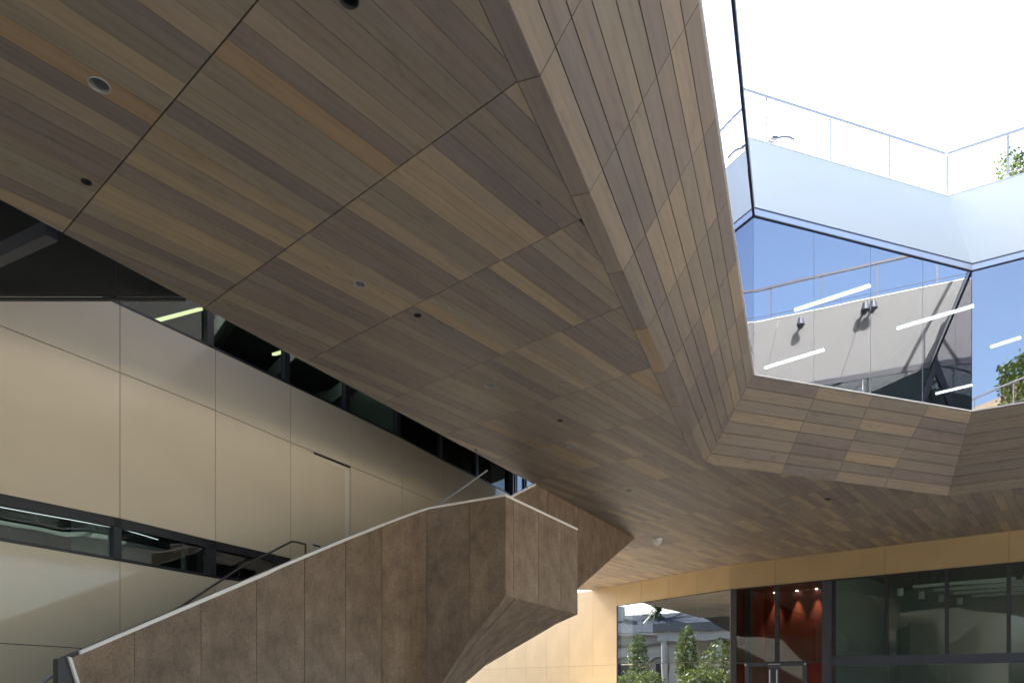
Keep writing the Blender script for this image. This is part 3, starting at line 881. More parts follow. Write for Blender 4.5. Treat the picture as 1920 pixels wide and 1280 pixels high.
# rooms behind the wall
inL = -PL.n
w0, w1 = PL.hz(-420, 0), PL.hz(750, 0)
z_up = PL.hit(404, Tup(404)).z
m = MB()
m.prism(q(w0 + inL * 6, w1 + inL * 6, GZ, z_up + .3), PL.n, .15)
m.prism(q(w0 + inL * .2, w0 + inL * 6, GZ, z_up + .3), PL.d, .15)
m.prism(q(w1 + inL * .2, w1 + inL * 6, GZ, z_up + .3), -PL.d, .15)
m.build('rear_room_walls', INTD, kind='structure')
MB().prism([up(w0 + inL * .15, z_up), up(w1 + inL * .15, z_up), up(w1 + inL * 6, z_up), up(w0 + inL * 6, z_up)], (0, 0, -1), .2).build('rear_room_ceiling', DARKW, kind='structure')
w2_ = PL.hz(962, 0)
MB().prism(q(w1 + inL * 2, w2_ + inL * 2, 2.6, z_up + .3), PL.n, .15).build('rear_corridor_wall', DARKW, kind='structure')
MB().prism(q(w2_ + inL * .1, w2_ + inL * 2.2, 2.6, z_up + .3), -PL.d, .1).build('rear_corridor_end', DARKW, kind='structure')
MB().prism([up(w1 + inL * .15, 2.6), up(w2_ + inL * .15, 2.6), up(w2_ + inL * 2, 2.6), up(w1 + inL * 2, 2.6)], (0, 0, -1), .2).build('rear_corridor_floor', DARKW, kind='structure')
MB().prism([up(w1 + inL * .15, z_up), up(w2_ + inL * .15, z_up), up(w2_ + inL * 2, z_up), up(w1 + inL * 2, z_up)], (0, 0, -1), .2).build('rear_corridor_ceiling', DARKW, kind='structure')
# the wall runs on behind the photographer
wb0 = w0 - PL.d * 18
for j in range(6):
    a_, b_ = lerp(w0, wb0, j / 6), lerp(w0, wb0, (j + 1) / 6)
    for z0, z1 in ((GZ, 1.3), (1.31, 4.2), (4.21, 8.2)):
        MB().prism(q(a_ - PL.d * .006, b_ + PL.d * .006, z0, z1), PL.n, .15).build('panel', CREAM, cw)
MB().box((-19, -12.5, GZ), (1.0, -11.5, Z4)).build('light_blocking_wall', INTD, kind='structure')  # unseen wall added to keep light from behind off the stair
zf = PL.hit(404, 769).z - 1.2
MB().prism([up(w0 + inL * .3, zf), up(w1 + inL * .3, zf), up(w1 + inL * 6, zf), up(w0 + inL * 6, zf)], (0, 0, 1), .25).build('rear_room_floor', DARKW, kind='structure')
# roof beams seen in the clerestory
for k_, (x, lab) in enumerate(((300, 'pale roof beam crossing behind the first clerestory pane'), (470, 'pale roof beam crossing behind the second clerestory pane'), (600, 'pale roof beam behind the third clerestory pane'), (705, 'pale roof beam behind the fourth clerestory pane'))):
    a = up(PL.hz(x, 0) + inL * .5, z_up - .45); b = up(PL.hz(x, 0) + inL * 5.8 + PL.d * 2.2, z_up - .25)
    o = MB().bar(a, b, .22, .35).build('roof_beam', INT); tag(o, lab, 'beam', 'pale beams behind the clerestory glass')
# lit tubes behind the clerestory
def lit_tube(pa, pb, label, mat=TUBE, w=.09, cat='strip light', group=None):
    m = MB(); m.bar(pa, pb, w, min(.05, w)); o = m.build('strip_light', mat); return tag(o, label, cat, group)
def behind(pl, x, y, k):
    pp = Pl(pl.p - pl.n * k, d=pl.d); return pp.hit(x, y)
lit_tube(behind(PL, 285, 603, .6), behind(PL, 376, 579, 1.4), 'warm yellow strip light glowing behind the first clerestory pane', TUBEW)
lit_tube(behind(PL, 514, 664, .6), behind(PL, 537, 657, .9), 'short warm strip light behind the second clerestory pane', TUBEW)
for k_, (x, y, x2, y2) in enumerate(((0, 950, 222, 990), (0, 944, 222, 981), (226, 990, 296, 1011))):
    lit_tube(behind(PL, x, y, 1.2), behind(PL, x2, y2, 1.2), ('lower of two long white light lines in the low ribbon window', 'upper of two long white light lines in the low ribbon window', 'short white light line right of the mullion in the low ribbon window')[k_], TUBEL, w=.010)
for x, lb in ((300, 'first'), (470, 'second'), (600, 'third'), (690, 'fourth')):  # unseen strips added to light the room behind the clerestory
    p_ = up(PL.hz(x, 0) + inL * .9, z_up - .12)
    lit_tube(p_ - PL.d * .7, p_ + PL.d * .7, 'added strip light out of view, lighting the room behind the %s clerestory pane' % lb, TUBE, w=.10, group='added strip lights out of view above the clerestory')
# things standing in the low window: a pale column
a = behind(PL, 172, 1100, 1.5)
o = MB().box((a.x - .22, a.y - .22, GZ), (a.x + .22, a.y + .22, 4.2)).build('round_column', INT); tag(o, 'pale square column standing behind the low ribbon window', 'column')
a = behind(PL, 345, 1100, 1.5)
o = MB().box((a.x - .04, a.y - .04, GZ), (a.x + .04, a.y + .04, 4.0)).build('glass_edge_post', WHITEM); tag(o, 'thin pale post behind the right half of the low ribbon window', 'post')

# tinted end glazing past the cream wall
e0, e1 = PL.hz(963, 0), PL.hz(1040, 0)
eg = thing('tinted_end_window', 'narrow blue tinted window past the end of the cream wall under the soffit', 'window', up(e0, 2))
MB().prism(q(e0, e1, 2.4, 7), PL.n, .01).build('pane', glass('blue_tint_glass', base=.1, tint=(.06, .09, .16)), eg)
for x in (960, 964, 967, 981, 985, 1003): MB().bar(PL.hz(x, 2.4) + PL.n * .02, PL.hz(x, 7) + PL.n * .02, .06 if x != 981 else .03, .06, up=PL.n).build('mullion', BLACKM, eg)

# ---------------------------------------------------------------- bulkhead and steel over the stairwell
yb = atz(345, 555, H + .01).y
BULK = plain('bulkhead_black', (.024, .024, .027), rough=.55)
bh = thing('black_bulkhead', 'black cross wall hanging over the stairwell above the cream wall', 'bulkhead', (-6, yb, H))
xr = S1.hit(345, 900).x
zt = 8.2
for x0, x1 in ((-8.4, -6.9), (-6.9, -4.72), (-4.72, xr + .05)):
    MB().prism([(x0 + .004, yb, H + .03), (x1 - .004, yb, H + .03), (x1 - .004, yb, zt), (x0 + .004, yb, zt)], (0, -1, 0), .05).build('panel', BULK, bh)
MB().box((-8.4, yb + .06, H + .0), (xr - .02, yb + .10, H + .03)).build('bottom_trim', BLACKM, bh)
st = thing('steel_rafter', 'grey steel rafter rising to the soffit edge in the upper left corner', 'beam', (-5, 6.5, H))
a, b = atz(98, 432, H + .12), atz(-90, 520, H + .12)
MB().bar(a, b, .12, .16).build('rafter', SLATEM, st)
rz = PL.hit(404, 484).z + .45
def s1y(y, k): p = S1.p + S1.d * ((y - S1.p.y) / S1.d.y); return up(p + S1.n * k, rz)
def ply(y, k): p = PL.p + PL.d * ((y - PL.p.y) / PL.d.y); return up(p - PL.n * k, rz)
MB().prism([s1y(-7, 1.6), s1y(8.9, 1.6), ply(8.9, .2), ply(-7, .2)], (0, 0, 1), .2).build('stairwell_shade_roof', DARKW, kind='structure')  # keeps the bulkhead dark; gap beyond added to let skylight onto the cream wall
MB().prism([s1y(13.5, 1.6), s1y(24.5, 1.6), ply(24.5, .2), ply(13.5, .2)], (0, 0, 1), .2).build('stairwell_shade_roof', DARKW, kind='structure')  # far piece placed out of view to shade the stair bend and wall end
MB().prism([ply(-9, .02), ply(23.5, .02), ply(27, 7), ply(-5, 7)], (0, 0, 1), .2).build('rear_block_roof', DARKW, kind='structure')
# dark glass above the rafter
o = MB().prism([(-13, 7.0, 5.2), (-5.2, 7.0, 5.2), (-5.2, 7.0, 8.2), (-13, 7.0, 8.2)], (0, -1, 0), .02).build('dark_window', G_DARK); tag(o, 'dark window pane in the upper left corner above the rafter', 'window')

# ---------------------------------------------------------------- brown staircase
K = atd(948, 926, 11.75)
PLf = Pl(K, -1262)                        # short facet left of the corner
PLr = Pl(K, 1695)                         # facet right of the corner
kk = PLf.hz(748, 0)
PP = Pl(kk, 1721)                         # long flight balustrade
TOP = pline([(110, 1237), (130, 1228), (540, 1054), (652, 1007), (737, 974), (800, 951), (859, 941), (948, 926)])
BOTS = pline([(110, 1560), (716, 1440), (760, 1370), (828, 1280), (888.6, 1186), (932, 1139), (948, 1116)])
stw = thing('brown_staircase', 'massive brown panelled staircase with white edge trim climbing from lower left', 'staircase', up(PP.hz(420, 0), GZ))
# plan curve across the bend
b0, b1 = PP.hz(708, 0), PLf.hz(800, 0)
def bend(u): return (b0 * (1 - u) ** 2 + kk * 2 * u * (1 - u) + b1 * u * u)
def plan(x):                              # plan point of the balustrade face in photo column x
    if x <= 708: return PP.hz(x, 0)
    if x >= 800: return PLf.hz(x, 0)
    lo_u, hi_u = 0.0, 1.0
    for _ in range(30):
        mu = (lo_u + hi_u) / 2; p = bend(mu)
        if CX + F_ * p.x / p.y < x: lo_u = mu
        else: hi_u = mu
    return bend(lo_u)
def wallpt(x, y): p = plan(x); return up(p, (HY - y) / F_ * p.y)
CAPH = 4.2
def capy(x): return TOP(x) + (6.8 if x < 500 else 5 if x < 720 else 4)
jx = [132, 252, 377, 481, 571, 648, 716, 800, 880, 948]
tones = [.75, .15, .2, .35, .4, .55, .95, .3, .35]
for (x0, x1), tn in zip(zip(jx[:-1], jx[1:]), tones):
    nst = 8 if x0 in (716,) else (3 if x0 in (648, 800) else 2)
    xx = [x0 + (x1 - x0) * j / nst for j in range(nst + 1)]
    if x0 != 132: xx[0] += .45
    if x1 != 948: xx[-1] -= .45
    m = MB()
    V0 = []
    for x in xx:
        xb = x
        V0.append((wallpt(x, capy(x)), wallpt(x, BOTS(x))))
    if x0 == 132:                         # raked free end
        V0[0] = (wallpt(133, capy(133)), wallpt(195, 1430))
    c_ = Vector((plan((x0 + x1) / 2)))
    for (a, b), (c, d) in zip(V0[:-1], V0[1:]):
        nn = (c - a).cross(b - a).normalized()
        if nn.dot(-a) < 0: nn = -nn
        bi = len(m.v)
        m.v += [a, b, d, c]; m.f.append([bi, bi + 1, bi + 2, bi + 3]); m.tone.append(tn); m.uv += [(0, 0)] * 4
        a2, b2, c2, d2 = [p - nn * .03 for p in (a, b, c, d)]
        bi = len(m.v); m.v += [a, b, c, d, a2, b2, c2, d2]
        for f in ((4, 6, 7, 5), (0, 2, 6, 4), (1, 5, 7, 3), (0, 4, 5, 1), (2, 3, 7, 6)):
            m.f.append([bi + j for j in f]); m.tone.append(tn); m.uv += [(0, 0)] * 4
    m.build('panel', STAIR, stw)
# core of the balustrade (dark, 12 cm) and white trim on top
core = MB(); cap = MB()
xx = [112 if j == 0 else 130 + (948 - 130) * j / 40 for j in range(41)]
for x0, x1 in zip(xx[:-1], xx[1:]):
    a, c = wallpt(x0, TOP(x0) + 1), wallpt(x1, TOP(x1) + 1)
    nn = (c - a).cross(Vector((0, 0, 1))).normalized()
    if nn.dot(-a) < 0: nn = -nn
    b, d = up(a, a.z - .8), up(c, c.z - .8)
    if x1 < 935: core.prism([a - nn * .035, c - nn * .035, d - nn * .035, b - nn * .035], nn, .11 if x1 < 720 else .03)
for x0, x1 in zip(xx[1:-1], xx[2:]):
    a, c = wallpt(x0, TOP(x0)), wallpt(x1, TOP(x1)); a1, c1 = wallpt(x0, capy(x0)), wallpt(x1, capy(x1))
    nn = (c - a).cross(a1 - a).normalized()
    if nn.dot(-a) < 0: nn = -nn
    cap.prism([a + nn * .006, c + nn * .006, c1 + nn * .006, a1 + nn * .006], nn, .05)
core.build('balustrade_core', BLACKM, stw); cap.build('white_trim', TRIM, stw)
a, b = wallpt(128, 1230), wallpt(190, 1425)
c, d = wallpt(134, 1232), wallpt(197, 1425)
MB().prism([p + PP.n * .008 for p in (a, b, d, c)], PP.n, .05).build('white_end_trim', TRIM, stw)
a, b = wallpt(112, 1234), wallpt(176, 1425)
MB().prism([p + PP.n * -.04 for p in (a, b, wallpt(197, 1425), wallpt(134, 1232))], PP.n, .10).build('end_return', BLACKM, stw)
# right facet
rx = [948, 963, 1010, 1052, 1083]
RT = pline([(948, 926), (1083, 990)]); RB = pline([(948, 1116), (1083, 1151)])
for (x0, x1), tn in zip(zip(rx[:-1], rx[1:]), (.7, .6, .45, .5)):
    g0 = .4 if x0 > 948 else 0; g1 = .4 if x1 < 1083 else 0
    qd = [PLr.hit(x0 + g0, RT(x0) + 4), PLr.hit(x1 - g1, RT(x1) + 4), PLr.hit(x1 - g1, RB(x1)), PLr.hit(x0 + g0, RB(x0))]
    MB().prism(qd, PLr.n, .03, tn).build('panel', STAIR, stw)
MB().prism([p + PLr.n * .006 for p in (PLr.hit(948, 926), PLr.hit(1083, 990), PLr.hit(1083, 994), PLr.hit(948, 930.5))], PLr.n, .05).build('white_trim', TRIM, stw)
MB().prism([p - PLr.n * .035 for p in (PLr.hit(950, 929), PLr.hit(1082.5, 992), PLr.hit(1082.5, 1149), PLr.hit(950, 1115))], PLr.n, .10).build('balustrade_core', BLACKM, stw)
# underside of the flight: ruled panels between the outer and the inner lower edge
KR = PLr.hit(1083, 1151)
E1 = [PLf.hit(*p) for p in ((948, 1116), (932, 1139), (888.6, 1186), (858, 1230), (828, 1280), (790, 1345), (750, 1420))]
E2p = [(1083, 1151), (1043, 1169), (1009.5, 1189), (962.5, 1216), (908.7, 1248), (872, 1280), (830, 1325)]
E2 = [KR] + [atd(x, y, KR.y) for j, (x, y) in enumerate(E2p[1:], 1)]
fr = [0, .12, .47, .78, 1]
for (f0, f1), tn in zip(zip(fr[:-1], fr[1:]), (.5, .35, .4, .3)):
    m = MB(); g0 = .006 if f0 > 0 else 0; g1 = .006 if f1 < 1 else 0
    for j in range(6):
        a, b = lerp(E1[j], E2[j], f0 + g0), lerp(E1[j], E2[j], f1 - g1)
        c, d = lerp(E1[j + 1], E2[j + 1], f0 + g0), lerp(E1[j + 1], E2[j + 1], f1 - g1)
        m.quads([([a, b, d, c], tn)])
        u_ = Vector((0, 0, .03)); m.quads([([a + u_, c + u_, d + u_, b + u_], tn), ([a, c, c + u_, a + u_], tn), ([b, b + u_, d + u_, d], tn)])
    m.build('underside_panel', STAIR, stw)
m = MB()
for j in range(6):
    for tri in (([E1[j], E2[j], E2[j + 1]]), ([E1[j], E2[j + 1], E1[j + 1]])):
        m.quads([([p + Vector((0, 0, .05)) for p in tri], .5)])
m.build('underside_backing', BLACKM, stw)
# inner balustrade, steps and landing (hidden from the photograph's side but there)
off = inL * 1.75
m = MB()
for j in range(8):
    x = 165 + j * 52; x2 = x + 52
    a, c = wallpt(x, TOP(x)), wallpt(min(x2, 716), TOP(min(x2, 716)))
    zt_ = a.z - 1.05
    a_, c_2 = up(a, zt_) + inL * .15, up(c, zt_) + inL * .15
    m.prism([a_, c_2, c_2 + off * .9, a_ + off * .9], (0, 0, 1), .18)
m.build('treads', INTD, stw)
# upper flight balustrade hanging from the soffit edge
upf = thing('upper_flight_balustrade', 'dark brown triangular balustrade of the upper flight vanishing into the soffit', 'balustrade', up(S1.hit(1090, 1000), 3))
def tri(x): # upper / lower limit along the hanging face
    ytop = 908 + (x - 1003) * (1008 - 908) / (1190 - 1003) if x > 1003 else 908 + (1003 - x) * .55
    ybot = 1103 + (1083 - x) * .888 if x < 1083 else 1103 - (x - 1083) * (1103 - 1008) / (1190 - 1083)
    return ytop, min(ybot, 1148)
for x0, x1 in ((930, 1027), (1027, 1083), (1083, 1189.5)):
    g = .5
    pts = [S1.hit(x0 + g, tri(x0 + g)[0])] + ([S1.hit(1003, 908)] if x0 < 1003 < x1 else []) + [S1.hit(x1 - g, tri(x1 - g)[0]), S1.hit(x1 - g, tri(x1 - g)[1]), S1.hit(x0 + g, tri(x0 + g)[1])]
    for p in pts: p.z = min(p.z, H - .004)
    MB().prism([p + S1.n * .01 for p in pts], S1.n, .1, .3).build('panel', STAIR, upf)
a, b = S1.hit(940, 940), S1.hit(1002.5, 907.5)
MB().bar(a + S1.n * .012, b + S1.n * .012, .05, .045).build('white_trim', TRIM, upf)

RAILB = plain('bronze_rail', (.075, .062, .05), rough=.5)
# handrails
def rail(name, pts, r, mat, label):
    t = thing(name, label, 'handrail', pts[0]); m = MB()
    for a, b in zip(pts[:-1], pts[1:]): m.tube(a, b, r, 10)
    m.build('rail', mat, t); return t
HR = Pl(PL.p + PL.n * .10, d=PL.d)
t = rail('handrail', [HR.hit(x, y) for x, y in ((300, 1156), (340, 1136), (447, 1066), (540, 1018), (547, 1014.5), (555, 1015), (573, 1020), (573, 1046))], .019, RAILB, 'dark handrail on the cream wall beside the staircase')
p = HR.hit(450, 1072); MB().tube(p, p - PL.n * .1 - Vector((0, 0, .12)), .012, 8).build('bracket', BLACKM, t)
p = HR.hit(596, 1025); MB().tube(HR.hit(588, 1021), HR.hit(600, 1024), .018, 8).build('bracket', BLACKM, t)
rail('handrail', [S1.hit(846, 943) + S1.n * -.3, S1.hit(936, 877.5) + S1.n * -.3], .017, ALU, 'bright steel handrail rising to the soffit edge above the landing')
lf = Pl(PP.p - PP.n * .35, d=PP.d)
rail('handrail', [lf.hit(60, 1290), lf.hit(125, 1250)], .02, ALU, 'low handrail tip left of the staircase end')

# ================================================================== FITTINGS
names = ['large pale recessed downlight in the orange board near the upper left', 'small dark round fitting beside the seam at the left', 'dark round fitting cut by the top edge of the picture',
         'pale recessed downlight in the middle of the soffit', 'dark round fitting just right of the middle seam', 'bright rimmed downlight right of the soffit centre',
         'small dark fitting in the fourth board field', 'small bright downlight below the dark fitting', 'tiny downlight near the clerestory end', 'tiny bright downlight above the landing corner',
         'tiny downlight between landing and dome', 'silvery downlight in the pale board under the far parapet', 'small dark round fitting under the far parapet', 'tiny downlight left of the pair over the glazing',
         'tiny downlight close above the ochre band', 'upper of two tiny twin downlights at the right', 'lower of two tiny twin downlights at the right', 'tiny downlight beside the white dome']
CUPW = plain('downlight_reflector', (.36, .37, .36), rough=0.35, metal=.3, var=.02)
def fitting(pos, r, kd, label):
    t = thing('downlight', label, 'downlight', pos, 'round fittings recessed in the timber soffit')
    k = 28; m = MB()
    def ring(ra, za, rb, zb, mbx):
        q_ = []
        for i in range(k):
            an, bn = 2 * math.pi * i / k, 2 * math.pi * (i + 1) / k
            P = lambda rr, zz, an_: pos + Vector((rr * math.cos(an_), rr * math.sin(an_), zz))
            q_.append(([P(ra, za, an), P(rb, zb, an), P(rb, zb, bn), P(ra, za, bn)], .5))
        mbx.quads(q_)
    rim = MB(); ring(r * 1.10, .001, r * 1.10, -.005, rim); ring(r * 1.10, -.005, r * .97, -.005, rim); ring(r * .97, -.005, r * .97, .02, rim)
    rim.build('rim', GREYP if kd == 'w' else DARKW, t, smooth=False)
    big = r * F_ / pos.y > 3
    dep = .13 if big else -.001
    cup = MB()
    if big: ring(r * .97, .02, r * .80, .09, cup); ring(r * .80, .09, r * .45, dep, cup)
    q_ = [(pos + Vector((r * (.45 if big else .97) * math.cos(2 * math.pi * i / k), r * (.45 if big else .97) * math.sin(2 * math.pi * i / k), dep if big else -.004))) for i in range(k)]
    cup.quads([(q_, .5)])
    cup.build('reflector', CUPW if kd == 'w' else BLACKM, t)
    return t
for pos, (x, y, r, kd), nm in zip(dl_pos, dl_px, names): fitting(pos, r, kd, nm)
# white dome
dpz = atz(1233, 1009, H)
t = thing('ceiling_dome', 'small white dome camera on the soffit beyond the landing', 'camera', dpz)
m = MB(); m.tube(dpz - Vector((0, 0, .07)), dpz, .16, 20); m.build('base_plate', WHITEM, t)
m = MB()
for i in range(5):
    a0, a1 = i * math.pi / 10, (i + 1) * math.pi / 10
    m.tube(dpz - Vector((0, 0, .07 + .14 * math.sin(a0))), dpz - Vector((0, 0, .07 + .14 * math.sin(a1))), .14 * math.cos(a0), 20, r2=max(.002, .14 * math.cos(a1)))
m.build('dome', WHITEM, t, smooth=False)

# strip lights behind the blue glass, hung under the upper ceiling
ZT = 8.85
for x0, y0, x1, y1, lb in ((1490, 582, 1632, 536, 'upper left white strip light behind the blue glass'), (1434, 690, 1545, 656, 'lower left white strip light behind the blue glass'),
                      (1682, 616, 1826, 574, 'long white strip light crossing the glass corner'), (1857, 651, 1914, 633, 'white strip light behind the right-hand blue glass'),
                      (1755, 738, 1822, 722, 'lower white strip light near the glass corner'), (1385, 503, 1408, 493, 'faint strip light beside the left glass')):
    a, b = atz(x0, y0, ZT), atz(x1, y1, ZT)
    if lb.startswith('faint'): continue
    t = thing('strip_light', lb, 'strip light', lerp(a, b, .5), 'linear lights in the upper rooms')
    MB().bar(a, b, .065, .03).build('diffuser', TUBE, t)
    MB().bar(a + Vector((0, 0, .06)), b + Vector((0, 0, .06)), .12, .06).build('housing', ALU, t)
    for u in (.15, .85): p = lerp(a, b, u); MB().tube(p + Vector((0, 0, .09)), up(p, Z3), .006, 5).build('cable', ALU, t)

# sunlit wall lamps and raking brace on the east terrace wall (mirrored in the glass)
n0 = inward(0)
def un(p): return p - n0 * (2 * (p - VO[0]).dot(n0))
ea, eb = VO[2], VO[3]; en = inward(2)
def on_east(x, y, k=0.0):
    """point of the east wall that the far glass mirrors into photo pixel x, y"""
    r = ray(x, y); r0 = r - n0 * (2 * r.dot(n0))
    o0 = -n0 * (2 * (-VO[0]).dot(n0)) * 1.0
    src = un(Vector((0, 0, 0)))
    pl_p = ea + en * k
    return src + r0 * ((pl_p - src).dot(en) / r0.dot(en))
lamp0 = None
for x, y, lb in ((1500, 608, 'round wall lamp alone on the sunlit terrace wall'), (1624, 580, 'left one of the paired wall lamps on the sunlit wall'), (1638, 577, 'right one of the paired wall lamps on the sunlit wall'), (1406, 626, 'wall lamp at the left end of the mirrored sunlit wall')):
    c = on_east(x, y, .02)
    if lamp0 is None:
        t = lamp0 = thing('wall_lamp', lb, 'wall lamp', c, 'wall lamps on the sunlit terrace wall')
        MB().bar(c, c + en * .28, .05, .05).build('arm', SLATEM, t)
        MB().tube(c + en * .02, c, .09, 12).build('wall_plate', SLATEM, t)
        MB().tube(c + en * .3 + Vector((0, 0, -.12)), c + en * .3 + Vector((0, 0, .06)), .11, 16, r2=.07).build('shade', SLATEM, t)
        MB().tube(c + en * .3 + Vector((0, 0, -.16)), c + en * .3 + Vector((0, 0, -.12)), .12, 16).build('shade_ring', SLATEM, t)
    else: copy_tree(lamp0, c, lb)
br = thing('raking_brace', 'dark raking steel brace standing before the sunlit wall at the glass corner', 'brace', on_east(1760, 700, .8))
a, b = on_east(1812, 528, .75), on_east(1722, 780, .75)
MB().bar(a, b, .16, .16).build('strut', SLATEM, br)
MB().bar(lerp(a, b, .48), on_east(1792, 712, .75), .12, .12).build('side_strut', SLATEM, br)

# floodlight on the far terrace wall
c = lerp(top[0], top[1], column_t(top[0], top[1], 1519)) - n0 * .5
zc = lambda y: (HY - y) / F_ * c.y
t = thing('roof_floodlight', 'small bent-arm floodlight on a short post behind the far railing', 'floodlight', up(c, Z4))
MB().bar(up(c, Z4 - .05), up(c, zc(258)), .10, .10).build('post', SLATEM, t)
dxy = (top[0] - top[1]).normalized()
arc = [up(c, zc(262))] + [up(c + dxy * s_, zc(y_)) for s_, y_ in ((.12, 260), (.28, 262), (.42, 267), (.52, 272))]
m = MB()
for p0, p1_ in zip(arc[:-1], arc[1:]): m.tube(p0, p1_, .02, 8)
m.build('arm', SLATEM, t); MB().bar(arc[-1] + dxy * -.02, arc[-1] + dxy * .12 - Vector((0, 0, .04)), .16, .05).build('lamp_head', SLATEM, t)

# ---------------------------------------------------------------- plants
def crown(m, c, rx, ry, rz, n, size, shape='ell', lean=None):
    for _ in range(n):
        while True:
            u = Vector((random.uniform(-1, 1), random.uniform(-1, 1), random.uniform(-1, 1)))
            if u.length < 1 and random.random() < .35 + .65 * u.length: break
        if shape == 'cone':
            k = (1 - (u.z + 1) / 2) ** .75; h = random.random() * .0
            u = Vector((u.x * k, u.y * k, u.z))
        # clumps: pull towards lattice points
        p = c + Vector((u.x * rx, u.y * ry, u.z * rz))
        cl_ = Vector([round(v / (size * 4)) * size * 4 for v in p]); p = lerp(p, cl_, .35 * random.random())
        a = Vector([random.gauss(0, 1) for _ in range(3)]).normalized(); b = a.orthogonal().normalized()
        b = (b * math.cos(1.7 * random.random()) + a.cross(b) * math.sin(3 * random.random())).normalized()
        s_ = size * random.uniform(.6, 1.3)
        m.quads([([p - a * s_, p + b * s_ * .4, p + a * s_, p - b * s_ * .4], random.random())])
def tree(name, c, h, r, n, size, label, shape='ell', mat=LEAF, trunk=.08, cat='tree', group=None, clear=.25):
    t = thing(name, label, cat, c, group)
    m = MB(); m.tube(c, c + Vector((.05 * h * .3, 0, h * .55)), trunk, 8, r2=trunk * .6); m.tube(c + Vector((.05 * h * .3, 0, h * .55)), c + Vector((0, 0, h * .92)), trunk * .6, 6, r2=trunk * .15)
    for i in range(7):
        an = i * 2.4; z0 = h * (clear + .1 * i * .6)
        m.tube(c + Vector((0, 0, z0)), c + Vector((math.cos(an) * r * .7, math.sin(an) * r * .7, z0 + h * .15)), trunk * .35, 5, r2=trunk * .08)
    m.build('trunk', BARK, t)
    m = MB(); zc_ = h * (1 + clear) / 2; crown(m, c + Vector((0, 0, zc_)), r, r, h * (1 - clear) / 2, n, size, shape)
    m.build('crown', mat, t); return t
c = lerp(top[1], top[2], column_t(top[1], top[2], 1892)) - inward(1) * .35
tree('roof_shrub', up(c, Z4 - .02), .95, .28, 260, .055, 'slim yellow-green shrub on the roof terrace behind the right railing', trunk=.02, cat='shrub', clear=.15)
c = lerp(top[1], top[2], column_t(top[1], top[2], 1922)) - inward(1) * .4
tree('roof_shrub', up(c, Z4 - .02), .75, .26, 220, .055, 'second roof shrub cut by the right edge of the picture', trunk=.02, cat='shrub', clear=.15)
# clipped hedge and tan wall on the near terrace, mirrored in the right glass
na, nb = top[3], top[4]; nn3 = inward(3); dn = (nb - na).normalized()
hb = na + dn * 2.2 - nn3 * 1.3
t = thing('terrace_hedge', 'dense green hedge on the near terrace, mirrored in the right-hand glass', 'hedge', up(hb + dn * 1.7, Z4))
m = MB()
for j in range(5200):
    p = hb + dn * random.uniform(0, 3.6) - nn3 * random.uniform(-.15, .7) ** 1; z = Z4 + random.uniform(0, 2.6) * (1 if random.random() < .93 else 1.12)
    a = Vector([random.gauss(0, 1) for _ in range(3)]).normalized(); b = a.orthogonal(); s_ = random.uniform(.05, .11)
    m.quads([([up(p, z) - a * s_, up(p, z) + b * s_ * .5, up(p, z) + a * s_, up(p, z) - b * s_ * .5], random.random())])
m.build('foliage', LEAF, t)
MB().bar(up(hb + dn * .1 - nn3 * .3, Z4 + .8), up(hb + dn * 3.5 - nn3 * .3, Z4 + .8), .5, 1.6).build('planting_core', BARK, t)
o = MB().bar(up(na - nn3 * 2.4, Z4 + .75), up(nb - nn3 * 2.4, Z4 + .75), .2, 1.6).build('tan_wall', TAN); tag(o, 'low tan wall behind the hedge on the near terrace', 'wall')

# ---------------------------------------------------------------- the street side, mirrored in the entrance window
MX = -37.0
man = thing('stucco_mansion', 'pale stucco mansion with arches and slate roof across the street', 'house', (MX, 45, GZ))
MB().box((MX - 12, 30, GZ), (MX - .5, 66, 5.2)).build('wall', STUCCO, man)
m = MB()                                   # arcade in front
ya = [30.2 + 4.4 * i for i in range(9)]
for i, y in enumerate(ya[:-1]):
    m.box((MX - .5, y, GZ), (MX, y + .7, 3.0))
    y0, y1 = y + .7, ya[i + 1]
    k = 10; cy_, rad = (y0 + y1) / 2, (y1 - y0) / 2
    for j in range(k):
        a0, a1 = math.pi * j / k, math.pi * (j + 1) / k
        P = [(MX, cy_ - rad * math.cos(a0), 1.4 + rad * .8 * math.sin(a0)), (MX, cy_ - rad * math.cos(a1), 1.4 + rad * .8 * math.sin(a1)), (MX, cy_ - rad * math.cos(a1), 4.0), (MX, cy_ - rad * math.cos(a0), 4.0)]
        m.prism(P, (1, 0, 0), .5)
m.build('arcade', STUCCO, man)
MB().box((MX - .7, 29.8, 4.0), (MX + .35, 66, 4.25)).build('string_course', SUNW, man)
MB().box((MX - .8, 29.6, 5.2), (MX + .5, 66.2, 5.5)).build('cornice', STUCCO, man)
r0 = MB(); P = [Vector((MX + .6, 29.4, 5.5)), Vector((MX + .6, 66.6, 5.5)), Vector((MX - 6.5, 61, 8.1)), Vector((MX - 6.5, 35, 8.1)), Vector((MX - 13, 29.4, 5.5)), Vector((MX - 13, 66.6, 5.5))]
r0.quads([([P[0], P[1], P[2], P[3]], .5), ([P[4], P[3], P[2], P[5]], .5), ([P[0], P[3], P[4]], .5), ([P[1], P[5], P[2]], .5)]); ro = r0.build('roof', SLATE, man)
MB().box((MX - 5, 47.4, 6.6), (MX - 3.9, 48.5, 8.9)).build('chimney', STUCCO, ro)
for y in (32, 36.4, 40.8, 45.2, 49.6, 54): 
    w_ = MB().box((MX - .49, y + .3, 0.0), (MX - .42, y + 1.7, 2.2)).build('window', BLACKM, man)
wing = thing('white_portico', 'white flat-roofed portico with cornice in front of the mansion', 'portico', (MX + 4, 35, GZ))
MB().box((MX + 1, 31.5, 5.1), (MX + 5.6, 41.2, 5.9)).build('cornice', SUNW, wing)
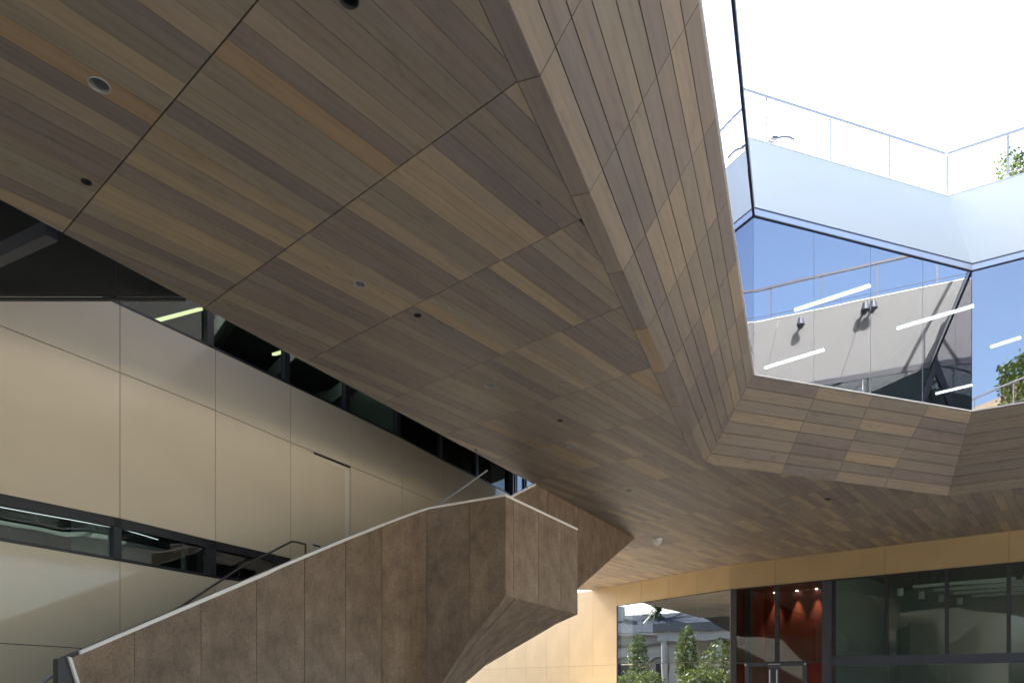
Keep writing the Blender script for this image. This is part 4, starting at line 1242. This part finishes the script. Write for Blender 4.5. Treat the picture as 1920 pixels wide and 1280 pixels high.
MB().box((MX + 1, 31.8, 4.2), (MX + 5.2, 40.8, 5.1)).build('entablature', STUCCO, wing)
for y in (32.2, 34.8, 37.6, 40.2): MB().tube((MX + 4.8, y, GZ), (MX + 4.8, y, 4.2), .32, 16, r2=.27).build('column', STUCCO, wing)
MB().box((MX + .9, 31.9, GZ), (MX + 1.0, 40.7, 4.2)).build('wall', STUCCO, wing)
def refl_pt(x, dist):
    """ground point seen in the entrance window's mirror in photo column x, dist metres past the glass"""
    p = PB.hz(x, 0); r = Vector((p.x, p.y, 0)).normalized(); nb_ = PB.n
    r2 = r - nb_ * (2 * r.dot(nb_)); return up(p + r2 * dist, GZ)
for x, dist, h, r, lb, mt in ((1196, 26, 5.7, .85, 'slim street tree left in the window reflection', LEAF), (1286, 22, 5.9, .85, 'slim street tree in the middle of the window reflection', LEAF),
                         (1356, 20, 4.6, 1.7, 'bushy bright street tree at the right of the window reflection', LEAF)):
    tree('street_tree', refl_pt(x, dist), h, r, 1900, .13, lb, 'ell', mt, group=None, clear=.12)
for x, dist, lb in ((1178, 16, 'leafy street bush left in the window reflection'), (1216, 15, 'dark leafy bush below the first mullion of the reflection'), (1300, 14, 'bright green bush in the middle of the window reflection'), (1340, 15, 'bright green bush right of the middle in the reflection')):
    tree('street_bush', refl_pt(x, dist), 2.5, 1.1, 1600, .10, lb, 'ell', LEAF, trunk=.05, cat='bush', clear=.05)
pc = refl_pt(1235, 50)
t = thing('palm_tree', 'tall fan palm rising behind the mansion roof', 'palm', pc)
MB().tube(pc, pc + Vector((0, 0, 9.6)), .3, 10, r2=.22).build('trunk', BARK, t)
m = MB(); ctr = pc + Vector((0, 0, 9.8))
for i in range(46):
    an = random.uniform(0, 6.28); el = random.uniform(-.5, 1.2); L_ = random.uniform(2.8, 4.0)
    prev = ctr; d_ = Vector((math.cos(an) * math.cos(el), math.sin(an) * math.cos(el), math.sin(el)))
    side = d_.cross(Vector((0, 0, 1))).normalized() * .13
    for k_ in range(5):
        nx = prev + d_ * (L_ / 5); d_ = (d_ - Vector((0, 0, .22))).normalized()
        wd = (1, .95, .85, .6, .3)[k_]
        m.quads([([prev - side * wd, prev + side * wd, nx + side * wd * .8, nx - side * wd * .8], random.random())]); prev = nx
m.build('fronds', LEAFD, t)
